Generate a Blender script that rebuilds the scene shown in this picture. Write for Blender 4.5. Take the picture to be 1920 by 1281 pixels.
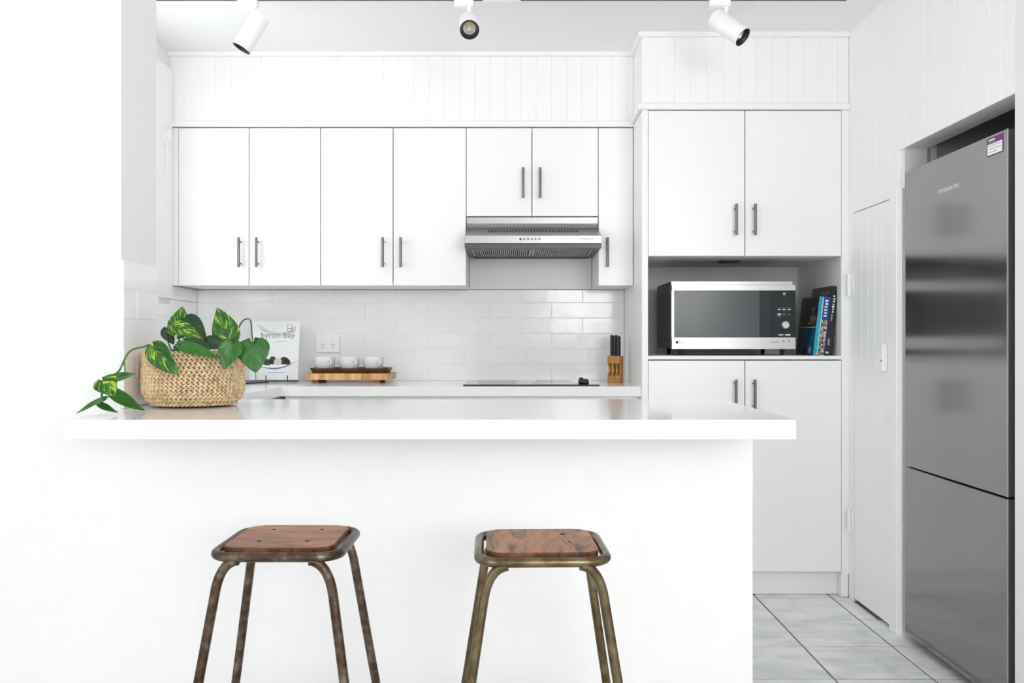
import bpy, bmesh, math, random
from mathutils import Vector, Matrix
random.seed(7)
for o in list(bpy.data.objects): bpy.data.objects.remove(o)
SC = bpy.context.scene
COL = SC.collection
PI = math.pi

# ------------------------------------------------------------------ camera, world, light, exposure
F = 1667.0          # focal length in pixels of the 1920 px wide frame
ZC = 1.109          # lens height
cam = bpy.data.cameras.new('camera'); cam.sensor_width = 36.0; cam.lens = 36.0 * F / 1920.0
cam.clip_start = 0.02
camo = bpy.data.objects.new('camera', cam); COL.objects.link(camo)
camo.location = (0, 0, ZC); camo.rotation_euler = (PI / 2, 0, 0)
SC.camera = camo

world = bpy.data.worlds.new('world'); SC.world = world; world.use_nodes = True
bg = world.node_tree.nodes['Background']; bg.inputs[0].default_value = (0.93, 0.97, 1.0, 1); bg.inputs[1].default_value = 1.0

def area_light(name, loc, rot, sx, sy, power, col=(1, 1, 1)):
    l = bpy.data.lights.new(name, 'AREA'); l.shape = 'RECTANGLE'; l.size = sx; l.size_y = sy
    l.energy = power; l.color = col
    o = bpy.data.objects.new(name, l); COL.objects.link(o); o.location = loc; o.rotation_euler = rot
    return o
# daylight through the wide glazing behind the camera and through the kitchen window behind the pier
area_light('daylight_rear', (1.75, -3.36, 1.83), (PI / 2, 0, 0), 2.5, 1.12, 125, (1.0, 0.995, 0.985))
area_light('daylight_kitchen', (-1.60, 3.30, 1.78), (0, -PI / 2, 0), 0.90, 0.86, 9.0, (0.97, 0.99, 1.0))
area_light('added_side_fill', (-2.34, -1.40, 1.42), (0, -PI / 2, 0), 1.75, 3.3, 46, (0.985, 0.995, 1.0))  # added fill source, brightens the right wall and tall cabinet

SC.cycles.max_bounces = 18; SC.cycles.diffuse_bounces = 14; SC.cycles.glossy_bounces = 5
SC.view_settings.view_transform = 'Standard'
SC.view_settings.look = 'None'
SC.view_settings.gamma = 1.0
SC.view_settings.use_curve_mapping = False
SC.view_settings.exposure = -0.39

# ------------------------------------------------------------------ helpers
def P(px, py, Y):
    """point at depth Y seen at pixel px, py of the 1920x1281 frame"""
    return Vector(((px - 960.0) / F * Y, Y, ZC - (py - 640.5) / F * Y))
def PX(px, Y): return (px - 960.0) / F * Y
def PZ(py, Y): return ZC - (py - 640.5) / F * Y

WORLD_ORG = {}
def base_of(bm):
    xs = [v.co for v in bm.verts]
    return Vector(((min(c.x for c in xs) + max(c.x for c in xs)) / 2, (min(c.y for c in xs) + max(c.y for c in xs)) / 2, min(c.z for c in xs)))

def obj(name, bm, mat, parent=None, smooth=False, org=None):
    """turns a bmesh in world coordinates into one object"""
    if parent is not None: o0 = WORLD_ORG[parent]
    else: o0 = Vector(org) if org is not None else base_of(bm)
    bmesh.ops.translate(bm, vec=-o0, verts=bm.verts)
    me = bpy.data.meshes.new(name); bm.to_mesh(me); bm.free()
    mats = mat if isinstance(mat, (list, tuple)) else [mat]
    for m in mats: me.materials.append(m)
    if smooth:
        for p in me.polygons: p.use_smooth = True
        if smooth != 'full':
            me.set_sharp_from_angle(angle=math.radians(38))
    o = bpy.data.objects.new(name, me); COL.objects.link(o)
    if parent is not None:
        o.parent = parent; o.location = (0, 0, 0)
    else: o.location = o0
    WORLD_ORG[o] = o0
    return o

def thing(name, loc, label, cat, group=None):
    o = bpy.data.objects.new(name, None); COL.objects.link(o); o.location = loc
    o.empty_display_size = 0.05
    WORLD_ORG[o] = Vector(loc)
    return tag(o, label, cat, group)
def tag(o, label, cat, group=None):
    o['label'] = label; o['category'] = cat
    if group: o['group'] = group
    return o
def struct(name, bm, mat, parent=None, smooth=False, label=None):
    o = obj(name, bm, mat, parent, smooth)
    if parent is None: o['kind'] = 'structure'
    if label: o['label'] = label
    return o

def add_box(bm, x0, x1, y0, y1, z0, z1, bev=0.0, seg=1, M=None, mi=0):
    x0, x1 = min(x0, x1), max(x0, x1); y0, y1 = min(y0, y1), max(y0, y1); z0, z1 = min(z0, z1), max(z0, z1)
    vs = [bm.verts.new(c) for c in ((x0,y0,z0),(x1,y0,z0),(x1,y1,z0),(x0,y1,z0),(x0,y0,z1),(x1,y0,z1),(x1,y1,z1),(x0,y1,z1))]
    fs = [bm.faces.new([vs[i] for i in f]) for f in ((0,3,2,1),(4,5,6,7),(0,1,5,4),(1,2,6,5),(2,3,7,6),(3,0,4,7))]
    for f in fs: f.material_index = mi
    allv = vs
    if bev > 0:
        es = list({e for f in fs for e in f.edges})
        r = bmesh.ops.bevel(bm, geom=es, offset=bev, segments=seg, profile=0.5, affect='EDGES')
        allv = list({v for f in r['faces'] for v in f.verts} | {v for v in vs if v.is_valid})
        for f in r['faces']: f.material_index = mi
    if M is not None: bmesh.ops.transform(bm, matrix=M, verts=allv)
    return allv
def box(*a, **k):
    bm = bmesh.new(); add_box(bm, *a, **k); return bm

def ring_frame(t):
    up = Vector((0, 0, 1)) if abs(t.z) < 0.9 else Vector((0, 1, 0))
    a = t.cross(up).normalized(); b = a.cross(t).normalized()
    return a, b
def add_tube(bm, pts, r, n=10, closed=False, cap=True, radii=None, mi=0):
    pts = [Vector(p) for p in pts]; N = len(pts); rings = []
    pa = None
    for i, p in enumerate(pts):
        if closed: t = (pts[(i+1) % N] - pts[i-1]).normalized()
        else:
            t = (pts[min(i+1, N-1)] - pts[max(i-1, 0)]).normalized()
        if pa is None: a, b = ring_frame(t)
        else:
            a = (pa - t * pa.dot(t)).normalized(); b = a.cross(t).normalized()
        pa = a
        rr = radii[i] if radii else r
        rings.append([bm.verts.new(p + a * rr * math.cos(2*PI*k/n) + b * rr * math.sin(2*PI*k/n)) for k in range(n)])
    m = N if closed else N - 1
    for i in range(m):
        A, B = rings[i], rings[(i+1) % N]
        off = 0
        if closed and i == N-1:
            d = [(A[0].co - B[k].co).length for k in range(n)]; off = d.index(min(d))
        for k in range(n):
            f = bm.faces.new((A[k], A[(k+1) % n], B[(k+1+off) % n], B[(k+off) % n])); f.material_index = mi
    if cap and not closed:
        f = bm.faces.new(rings[0][::-1]); f.material_index = mi
        f = bm.faces.new(rings[-1]); f.material_index = mi
    bmesh.ops.recalc_face_normals(bm, faces=bm.faces)
def tube(pts, r, n=10, **k):
    bm = bmesh.new(); add_tube(bm, pts, r, n, **k); return bm
def smooth_path(pts, sub=6):
    pts = [Vector(p) for p in pts]; out = []
    for i in range(len(pts) - 1):
        p0, p1, p2, p3 = pts[max(i-1, 0)], pts[i], pts[i+1], pts[min(i+2, len(pts)-1)]
        for s in range(sub):
            t = s / sub
            out.append(0.5 * ((2*p1) + (p2-p0)*t + (2*p0-5*p1+4*p2-p3)*t*t + (-p0+3*p1-3*p2+p3)*t**3))
    out.append(pts[-1]); return out
def add_lathe(bm, prof, n=32, M=None, mi=0, close=True):
    """prof list of (r, z)"""
    rings = []; vs = []
    for r, z in prof:
        if r < 1e-6: v = bm.verts.new((0, 0, z)); rings.append([v]); vs.append(v)
        else:
            R = [bm.verts.new((r*math.cos(2*PI*k/n), r*math.sin(2*PI*k/n), z)) for k in range(n)]; rings.append(R); vs += R
    for A, B in zip(rings, rings[1:]):
        for k in range(n):
            if len(A) == 1 and len(B) == 1: continue
            if len(A) == 1: f = bm.faces.new((A[0], B[(k+1) % n], B[k]))
            elif len(B) == 1: f = bm.faces.new((A[k], A[(k+1) % n], B[0]))
            else: f = bm.faces.new((A[k], A[(k+1) % n], B[(k+1) % n], B[k]))
            f.material_index = mi
    if M is not None: bmesh.ops.transform(bm, matrix=M, verts=vs)
    bmesh.ops.recalc_face_normals(bm, faces=bm.faces)
    return vs
def lathe(prof, n=32, M=None):
    bm = bmesh.new(); add_lathe(bm, prof, n, M); return bm
def prism(poly, axis, a0, a1, bev=0):
    """extrudes a polygon: axis 'x' -> poly is (y,z); 'y' -> (x,z); 'z' -> (x,y)"""
    bm = bmesh.new()
    def mk(u, v, a): return {'x': (a, u, v), 'y': (u, a, v), 'z': (u, v, a)}[axis]
    A = [bm.verts.new(mk(u, v, a0)) for u, v in poly]; B = [bm.verts.new(mk(u, v, a1)) for u, v in poly]
    n = len(poly)
    bm.faces.new(A[::-1]); bm.faces.new(B)
    for i in range(n): bm.faces.new((A[i], A[(i+1) % n], B[(i+1) % n], B[i]))
    bmesh.ops.recalc_face_normals(bm, faces=bm.faces)
    if bev: bmesh.ops.bevel(bm, geom=list(bm.edges), offset=bev, segments=1, affect='EDGES')
    return bm
def rounded_rect(w, d, r, seg=6):
    pts = []
    for cx, cy, a0 in ((w/2-r, d/2-r, 0), (-w/2+r, d/2-r, PI/2), (-w/2+r, -d/2+r, PI), (w/2-r, -d/2+r, 3*PI/2)):
        for k in range(seg+1):
            a = a0 + PI/2*k/seg; pts.append((cx + r*math.cos(a), cy + r*math.sin(a)))
    return pts
def text_bm(body, size, depth=0.0004, spacing=1.0):
    """flat lettering in the XY plane, centred; returned as a bmesh"""
    c = bpy.data.curves.new('lettering', 'FONT'); c.body = body; c.size = size; c.extrude = depth
    c.align_x = 'CENTER'; c.align_y = 'CENTER'; c.space_character = spacing; c.resolution_u = 3
    o = bpy.data.objects.new('lettering', c); COL.objects.link(o)
    dg = bpy.context.evaluated_depsgraph_get(); dg.update()
    me = bpy.data.meshes.new_from_object(o.evaluated_get(dg))
    bm = bmesh.new(); bm.from_mesh(me)
    bpy.data.objects.remove(o); bpy.data.curves.remove(c); bpy.data.meshes.remove(me)
    return bm
def fit_text(body, width, height=None, spacing=1.0, depth=0.0004):
    bm = text_bm(body, 0.1, depth, spacing)
    xs = [v.co.x for v in bm.verts]; ys = [v.co.y for v in bm.verts]
    w = max(xs) - min(xs); h = max(ys) - min(ys); cx = (max(xs)+min(xs))/2; cy = (max(ys)+min(ys))/2
    s = width / w; sy = s if height is None else height / h
    for v in bm.verts: v.co.x = (v.co.x - cx) * s; v.co.y = (v.co.y - cy) * sy
    return bm
FRONT = Matrix.Rotation(PI/2, 4, 'X')                       # XY plane -> faces -Y
LEFT = Matrix.Rotation(-PI/2, 4, 'Z') @ FRONT               # XY plane -> faces -X
def moved(bm, M):
    bmesh.ops.transform(bm, matrix=M, verts=bm.verts); return bm

# ------------------------------------------------------------------ materials
def mat(name, col, rough=0.5, metal=0.0, spec=0.5, coat=0.0, emit=None):
    m = bpy.data.materials.new(name); m.use_nodes = True
    b = m.node_tree.nodes['Principled BSDF']
    b.inputs['Base Color'].default_value = (*col, 1); b.inputs['Roughness'].default_value = rough
    b.inputs['Metallic'].default_value = metal; b.inputs['Specular IOR Level'].default_value = spec
    b.inputs['Coat Weight'].default_value = coat
    return m
def nd(m, t, **k):
    n = m.node_tree.nodes.new(t)
    for a, v in k.items():
        if a in n.inputs: n.inputs[a].default_value = v
        else: setattr(n, a, v)
    return n
def ln(m, a, b): m.node_tree.links.new(a, b)
def coords(m, scale=(1, 1, 1), kind='Object', rnd=False):
    tc = nd(m, 'ShaderNodeTexCoord'); mp = nd(m, 'ShaderNodeMapping'); mp.inputs['Scale'].default_value = scale
    src = tc.outputs[kind]
    if rnd:
        oi = nd(m, 'ShaderNodeObjectInfo'); mul = nd(m, 'ShaderNodeVectorMath', operation='SCALE'); mul.inputs[0].default_value = (37, 17, 53)
        ln(m, oi.outputs['Random'], mul.inputs['Scale']); ad = nd(m, 'ShaderNodeVectorMath', operation='ADD')
        ln(m, src, ad.inputs[0]); ln(m, mul.outputs[0], ad.inputs[1]); src = ad.outputs[0]
    ln(m, src, mp.inputs['Vector']); return mp.outputs[0]
def noise(m, vec, scale, detail=4, rough=0.55, dist=0.0):
    n = nd(m, 'ShaderNodeTexNoise'); n.inputs['Scale'].default_value = scale; n.inputs['Detail'].default_value = detail
    n.inputs['Roughness'].default_value = rough; n.inputs['Distortion'].default_value = dist
    ln(m, vec, n.inputs['Vector']); return n.outputs['Fac']
def ramp(m, fac, stops):
    r = nd(m, 'ShaderNodeValToRGB'); e = r.color_ramp.elements
    while len(e) < len(stops): e.new(0.5)
    for el, (p, c) in zip(e, stops): el.position = p; el.color = (*c, 1)
    ln(m, fac, r.inputs[0]); return r.outputs[0]
def bump(m, fac, strength, dist=0.01):
    b = nd(m, 'ShaderNodeBump'); b.inputs['Strength'].default_value = strength; b.inputs['Distance'].default_value = dist
    ln(m, fac, b.inputs['Height']); ln(m, b.outputs[0], m.node_tree.nodes['Principled BSDF'].inputs['Normal'])
def bsdf(m): return m.node_tree.nodes['Principled BSDF']
def noisy(name, stops, scale, vscale=(1, 1, 1), rough=0.5, metal=0, rnd=False, bmp=0, bdist=0.003, detail=4, dist=0.0, spec=0.5, coat=0):
    m = mat(name, (1, 1, 1), rough, metal, spec, coat); v = coords(m, vscale, rnd=rnd); f = noise(m, v, scale, detail, 0.6, dist)
    ln(m, ramp(m, f, stops), bsdf(m).inputs['Base Color'])
    if bmp: bump(m, f, bmp, bdist)
    return m

W = lambda v, r=0: (v, v, v)
M_PAINT = noisy('white_wall_paint', [(0.3, (0.825, 0.827, 0.828)), (0.7, (0.84, 0.84, 0.84))], 14, rough=0.6, bmp=0.06, bdist=0.001)
M_CEIL = mat('white_ceiling_paint', (0.90, 0.90, 0.90), 0.75)
M_TRIM = mat('white_gloss_trim', (0.915, 0.915, 0.915), 0.35)
M_BOARD = noisy('white_painted_board', [(0.3, (0.91, 0.911, 0.912)), (0.7, (0.925, 0.925, 0.925))], 9, (1, 1, 0.1), rough=0.42, rnd=True)
M_DOOR = mat('white_cabinet_laminate', (0.915, 0.915, 0.915), 0.32)
M_CARC = mat('cabinet_carcass_board', (0.66, 0.66, 0.65), 0.6)
M_EDGE = mat('white_cabinet_edge', (0.91, 0.91, 0.91), 0.4)
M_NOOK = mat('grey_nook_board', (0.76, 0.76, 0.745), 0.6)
M_STONE = noisy('white_polished_stone', [(0.35, (0.865, 0.868, 0.872)), (0.75, (0.90, 0.90, 0.90))], 160, rough=0.11, spec=0.35)
M_TILE = noisy('white_glazed_tile', [(0.25, (0.86, 0.865, 0.87)), (0.75, (0.91, 0.91, 0.91))], 7, rough=0.13, rnd=True, bmp=0.25, bdist=0.006, detail=2)
M_GROUT = mat('white_grout', (0.86, 0.86, 0.855), 0.85)
M_STEEL = mat('brushed_handle_steel', (0.17, 0.168, 0.163), 0.34, 1.0)
M_WHITEPL = mat('white_plastic', (0.915, 0.915, 0.915), 0.35)
M_BLACKPL = mat('black_plastic', (0.012, 0.012, 0.013), 0.38)
M_DARK = mat('dark_slot', (0.02, 0.02, 0.02), 0.7)
M_INK = mat('black_ink', (0.015, 0.015, 0.017), 0.5)
M_INKG = mat('grey_ink', (0.22, 0.22, 0.23), 0.5)
M_TRACK = mat('track_slot_grey', (0.10, 0.10, 0.10), 0.6)

def brushed(name, col, rough, axis):
    m = mat(name, col, rough, 1.0)
    sc = {'x': (1, 90, 90), 'y': (90, 1, 90), 'z': (90, 90, 1)}[axis]
    v = coords(m, sc); f = noise(m, v, 6, 3)
    r = nd(m, 'ShaderNodeMapRange'); r.inputs['To Min'].default_value = rough*0.8; r.inputs['To Max'].default_value = rough*1.25
    ln(m, f, r.inputs['Value']); ln(m, r.outputs[0], bsdf(m).inputs['Roughness'])
    bump(m, f, 0.02, 0.001)
    return m
M_FRIDGE = brushed('brushed_fridge_steel', (0.30, 0.30, 0.296), 0.14, 'y')
M_FRIDGE_SIDE = mat('dark_grey_fridge_side', (0.045, 0.05, 0.052), 0.4)
M_HOOD = brushed('brushed_hood_steel', (0.37, 0.37, 0.363), 0.30, 'x')
M_MICRO = brushed('silver_microwave_trim', (0.54, 0.54, 0.533), 0.34, 'x')
M_FILTER = mat('aluminium_filter', (0.42, 0.42, 0.41), 0.45, 0.9)
M_GLASS_BLACK = mat('black_glass', (0.012, 0.016, 0.018), 0.06, 0, 0.6, 0.4)
M_GLASS_GREY = mat('grey_tinted_oven_glass', (0.085, 0.094, 0.10), 0.22, 0, 0.35, 0.0)

def floor_tile_mat():
    m = noisy('grey_stone_floor_tile', [(0.28, (0.60, 0.62, 0.62)), (0.5, (0.80, 0.815, 0.81)), (0.70, (0.90, 0.905, 0.89))], 5.5, (1, 1.6, 1), rough=0.42, rnd=True, bmp=0.12, bdist=0.004, detail=7, dist=0.6)
    return m
M_FTILE = floor_tile_mat()
M_FGROUT = noisy('beige_floor_grout', [(0.3, (0.22, 0.20, 0.17)), (0.7, (0.36, 0.335, 0.295))], 30, rough=0.9)
def floor_far_mat():
    m = mat('distant_floor_tiling', (0.5, 0.51, 0.51), 0.45)
    b = nd(m, 'ShaderNodeTexBrick'); b.offset = 0; b.inputs['Scale'].default_value = 1; b.inputs['Brick Width'].default_value = 0.325
    b.inputs['Row Height'].default_value = 0.31; b.inputs['Mortar Size'].default_value = 0.004
    b.inputs['Color1'].default_value = (0.78, 0.79, 0.79, 1); b.inputs['Color2'].default_value = (0.84, 0.845, 0.84, 1); b.inputs['Mortar'].default_value = (0.3, 0.28, 0.25, 1)
    ln(m, coords(m), b.inputs['Vector']); ln(m, b.outputs[0], bsdf(m).inputs['Base Color'])
    return m
M_FFAR = floor_far_mat()

# ------------------------------------------------------------------ the room shell
CEIL = 2.447
YB = 4.45           # face of the splashback
XL = -1.583         # face of the kitchen's left wall
XR = 1.46           # face of the right wall
YP = 2.60           # face of the pier and of the wall under the breakfast bar
XP = -1.135         # pier reveal
YP2 = 2.857
YREAR = -3.4; XROOM = -2.3; XFAR = 4.0; YJOG = 1.5
YU = 4.11           # front of the wall cabinets
YT = 3.85           # front of the tall cabinet
CT = 0.913          # worktop height
CTH = 0.049
YF = 2.223          # front edge of breakfast bar

fl = struct('floor', box(XROOM-0.1, XFAR+0.1, YREAR-0.1, 4.6, -0.12, -0.006), M_FFAR)
# ceramic floor tiles, laid in the joints seen beside the peninsula
GX, GY, TX, TY = 1.385, 3.5435, 0.325, 0.3095
grout = obj('grout_bed', box(0.085-3*TX, 1.70, GY-9*TY, GY+3*TY, -0.0058, -0.004), M_FGROUT, fl)
tile_cache = {}
def floor_tile(x0, x1, y0, y1):
    key = (round(x1-x0, 4), round(y1-y0, 4))
    if key not in tile_cache:
        w, d = key; bm = box(-w/2, w/2, -d/2, d/2, -0.0038, 0.0, bev=0.0018)
        me = bpy.data.meshes.new('floor_tile'); bm.to_mesh(me); bm.free(); me.materials.append(M_FTILE); tile_cache[key] = me
    o = bpy.data.objects.new('floor_tile', tile_cache[key]); COL.objects.link(o); o.parent = fl
    o.location = Vector(((x0+x1)/2, (y0+y1)/2, random.uniform(-0.0006, 0.0))) - WORLD_ORG[fl]
    o.rotation_euler = (random.uniform(-.0012, .0012), random.uniform(-.0012, .0012), 0)
g = 0.0035
for i in range(-7, 1):
    for j in range(-9, 2):
        x0, x1 = GX + i*TX + g, GX + (i+1)*TX - g; y0, y1 = GY + j*TY + g, GY + (j+1)*TY - g
        if i == 0:
            if y0 > 3.3 or y1 < 2.55: x1 = XR
        floor_tile(x0, x1, y0, y1)

struct('ceiling', box(XROOM-0.1, XFAR+0.1, YREAR-0.1, 4.6, CEIL, CEIL+0.1), M_CEIL)
struct('wall_back', box(XL-0.1, 1.6, YB+0.010, YB+0.12, 0, CEIL), M_PAINT)
# wall_left of the kitchen, with the window whose casing shows past the pier
bm = bmesh.new()
add_box(bm, XL-0.10, XL, YP2, 2.84+0.03, 0, CEIL); add_box(bm, XL-0.10, XL, 3.76, YB+0.01, 0, CEIL)
add_box(bm, XL-0.10, XL, 2.87, 3.76, 0, 1.30); add_box(bm, XL-0.10, XL, 2.87, 3.76, 2.25, CEIL)
wl = struct('wall_left', bm, M_PAINT)
win = thing('window_1', (XL, 3.30, 1.30), 'white framed kitchen window behind the pier', 'window')
del win['category']; win['kind'] = 'structure'
obj('window_casing', box(XL, XL+0.018, 3.745, 4.10, 1.307, 2.36, bev=0.002), M_TRIM, win)
obj('window_casing', box(XL, XL+0.018, 2.875, 3.745, 2.25, 2.36, bev=0.002), M_TRIM, win)
obj('window_sill', box(XL-0.09, XL+0.025, 2.875, 3.745, 1.283, 1.306, bev=0.002), M_TRIM, win)
bm = bmesh.new()
for yy in (2.872, 3.29, 3.716): add_box(bm, XL-0.075, XL-0.045, yy, yy+0.04, 1.308, 2.248)
add_box(bm, XL-0.075, XL-0.045, 2.872, 3.756, 1.308, 1.348); add_box(bm, XL-0.075, XL-0.045, 2.872, 3.756, 2.208, 2.248)
obj('window_frame', bm, M_TRIM, win)
m_pane = mat('window_pane_glass', (0.9, 0.95, 0.95), 0.02); bsdf(m_pane).inputs['Transmission Weight'].default_value = 1.0
for yy in (2.912, 3.33): obj('pane', box(XL-0.062, XL-0.058, yy, yy+0.377, 1.348, 2.208), m_pane, win)
obj('roller_blind', tube([(XL-0.022, 2.88, 2.222), (XL-0.022, 3.75, 2.222)], 0.02, 14), M_WHITEPL, win)
bm = tube(smooth_path([(XL+.032, 4.00, 2.02), (XL+.034, 4.002, 1.9), (XL+.03, 4.0, 1.82)], 4), 0.003, 6)
obj('blind_cord', bm, M_WHITEPL, win)
bm = box(XL+.018, XL+.024, 3.985, 4.02, 1.995, 2.06, bev=0.002)
add_tube(bm, [(XL+.021, 4.0, 2.035), (XL+.046, 4.0, 2.035)], 0.006, 8); add_tube(bm, [(XL+.043, 4.0, 2.01), (XL+.043, 4.0, 2.06)], 0.005, 8)
obj('cord_cleat', bm, M_WHITEPL, win)

# the pier and the front wall of the kitchen, facing the room
struct('wall_pier', box(XROOM-0.1, XP-0.008, YP, YP2, 0, CEIL), M_PAINT)
struct('wall_peninsula', box(XP-0.008, 0.7035, YP, 2.70, 0, CT-CTH), M_PAINT)
# right wall: lining boards over a backing, a fridge niche and a low cupboard door
XB = XR + 0.009
NY0, NY1, NZ = 2.581, 3.325, 1.830
DY0, DY1, DZ = 3.432, 3.790, 1.656
bm = bmesh.new()
add_box(bm, XB, XB+0.085, NY0, NY1, NZ, CEIL)
add_box(bm, XB, XB+0.085, NY1, 4.46, DZ+0.004, CEIL)
add_box(bm, XB, XB+0.085, NY1, DY0-0.004, 0, DZ+0.004)
add_box(bm, XB, XB+0.085, DY1+0.004, 4.46, 0, DZ+0.004)
add_box(bm, XB+0.10, XB+0.12, NY1, 4.46, 0, CEIL)
wr = struct('wall_right', bm, M_PAINT)
struct('wall_right_room', box(XR, XR+0.09, YJOG, NY0, 0, CEIL), M_PAINT)
struct('wall_right_return', box(XR+0.0902, XFAR+0.1, YJOG, YJOG+0.09, 0, CEIL), M_PAINT)
struct('wall_right_far', box(XFAR, XFAR+0.1, YREAR, YJOG-0.0005, 0, CEIL), M_PAINT)
# niche cavity
bm = bmesh.new()
add_box(bm, XB+0.0855, 2.2, NY0-0.04, NY0-0.003, 0, 2.12); add_box(bm, XB+0.0855, 2.2, NY1+0.003, NY1+0.04, 0, 2.12)
add_box(bm, 2.2, 2.24, NY0-0.04, NY1+0.04, 0, 2.12); add_box(bm, XB+0.0855, 2.2, NY0-0.003, NY1+0.003, 2.10, 2.12)
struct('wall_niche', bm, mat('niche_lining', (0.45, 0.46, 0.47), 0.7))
BP = 0.0706
board_cache = {}
def board(parent, loc, w, h, facing):
    key = (round(w, 4), round(h, 4), facing)
    if key not in board_cache:
        c, t = 0.0021, 0.009
        prof = [(-w/2, t), (-w/2, c*0.9), (-w/2+c, 0), (w/2-c, 0), (w/2, c*0.9), (w/2, t)]
        if facing == 'front': bm = prism(prof, 'z', 0, h)
        else: bm = prism([(b, -a) for a, b in prof], 'z', 0, h)      # faces -X
        me = bpy.data.meshes.new('board'); bm.to_mesh(me); bm.free(); me.materials.append(M_BOARD); board_cache[key] = me
    o = bpy.data.objects.new('board', board_cache[key]); COL.objects.link(o); o.parent = parent
    o.location = Vector(loc) - WORLD_ORG[parent]
gp = 0.0002
y = NY0
while y < YT + 0.02:
    y1 = y + BP
    if y1 < NY1 + 0.01: z0 = NZ
    elif y < DY0 - 0.03: z0 = NZ if y1 < NY1 + 0.06 else DZ + 0.03
    else: z0 = DZ + 0.03
    board(wr, (XR, (y+y1)/2, z0), BP - gp, CEIL - z0, 'left')
    y = y1
# casing of the low door
bm = box(XR-0.004, XB, NY1+0.001, DY0-0.003, 0.0, DZ+0.03, bev=0.002)
add_box(bm, XR-0.010, XR-0.004, NY1+0.030, DY0-0.012, 0.0, DZ+0.03, bev=0.002)
struct('trim_1', bm, M_TRIM)
struct('trim_2', box(XR-0.004, XB, DY0-0.003, YT, DZ+0.003, DZ+0.03, bev=0.002), M_TRIM)
struct('trim_9', box(XR-0.001, XB, DY1+0.003, YT-0.0004, 0, DZ+0.003), M_TRIM)
door = thing('door_1', (XR, (DY0+DY1)/2, 0.0), 'low white boarded cupboard door beside the fridge niche', 'door')
del door['category']; door['kind'] = 'structure'
obj('door_backing', box(XB+0.001, XB+0.02, DY0, DY1, 0.014, DZ), M_BOARD, door)
nb = 5; bw = (DY1-DY0)/nb
for k in range(nb): board(door, (XR, DY0+(k+0.5)*bw, 0.014), bw-gp, DZ-0.014, 'left')
bm = box(XR-0.022, XR-0.0005, 3.452, 3.522, 0.992, 1.100, bev=0.003); obj('latch_block', bm, M_WHITEPL, door)
bm = lathe([(0, 0.002), (0.004, 0.002), (0.004, 0)], 10, Matrix.Translation((XR-0.022, 3.462, 1.035)) @ LEFT); obj('screw', bm, M_STEEL, door)
for z0 in (0.300, 1.308):
    bm = box(XR-0.006, XR-0.0005, 3.792, 3.838, z0, z0+0.088, bev=0.001)
    add_tube(bm, [(XR-0.013, 3.818, z0-0.004), (XR-0.013, 3.818, z0+0.092)], 0.008, 10)
    obj('hinge', bm, M_TRIM, door, smooth=True)

# the room behind the camera: wide glazing lets the daylight in
bm = bmesh.new()
add_box(bm, XROOM, 0.48, YREAR-0.1, YREAR, 0, CEIL); add_box(bm, 3.02, XFAR, YREAR-0.1, YREAR, 0, CEIL); add_box(bm, 0.48, 3.02, YREAR-0.1, YREAR, 2.42, CEIL); add_box(bm, 0.48, 3.02, YREAR-0.1, YREAR, 0, 1.24)
struct('wall_rear', bm, M_PAINT)
bm = bmesh.new()
add_box(bm, XROOM-0.1, XROOM, YREAR, -3.1, 0, CEIL); add_box(bm, XROOM-0.1, XROOM, 0.3, YP, 0, CEIL); add_box(bm, XROOM-0.1, XROOM, -3.1, 0.3, 0, 0.5); add_box(bm, XROOM-0.1, XROOM, -3.1, 0.3, 2.34, CEIL)
struct('wall_side', bm, M_PAINT)
bm = bmesh.new()
for yy in (-3.1, -1.99, -0.87, 0.24): add_box(bm, XROOM-0.09, XROOM-0.05, yy, yy+0.06, 0.5, 2.34)
add_box(bm, XROOM-0.09, XROOM-0.05, -3.1, 0.3, 0.5, 0.56); add_box(bm, XROOM-0.09, XROOM-0.05, -3.1, 0.3, 2.28, 2.34)
struct('added_side_window', bm, M_TRIM)  # unseen window, added so light from the left reaches the right wall
bm = bmesh.new()
for x in (0.48, 1.31, 2.13, 2.96): add_box(bm, x, x+0.06, YREAR-0.08, YREAR-0.03, 1.24, 2.42)
add_box(bm, 0.48, 3.02, YREAR-0.08, YREAR-0.03, 1.24, 1.30); add_box(bm, 0.48, 3.02, YREAR-0.08, YREAR-0.03, 2.36, 2.42)
struct('window_2', bm, M_TRIM)

# bulkheads over the cabinets, faced with lining boards, with mouldings
CZ1 = 2.100         # underside of moulding over wall cabinets
bh = struct('wall_bulkhead', box(XL, 0.5615, YU+0.010, YB+0.01, CZ1+0.030, CEIL), M_PAINT)
n = int(2.14 / BP) + 1; x = XL
while x < 0.5628 - 0.01:
    x1 = min(x + BP, 0.5628)
    board(bh, ((x+x1)/2, YU+0.001, CZ1+0.030), x1-x-gp, CEIL-CZ1-0.030, 'front'); x = x1
bt = struct('wall_bulkhead_tall', box(0.572, XR-0.0005, YT+0.010, YB+0.01, 2.142, CEIL), M_PAINT)
x = 0.5625
while x < XR - 0.01:
    x1 = min(x + BP, XR-0.001)
    board(bt, ((x+x1)/2, YT+0.001, 2.142), x1-x-gp, CEIL-2.142, 'front'); x = x1
y = YT + 0.010
while y < YU - 0.005:
    y1 = min(y + BP, YU+0.008)
    board(bt, (0.563, (y+y1)/2, 2.142), y1-y-gp, CEIL-2.142, 'left'); y = y1
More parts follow.
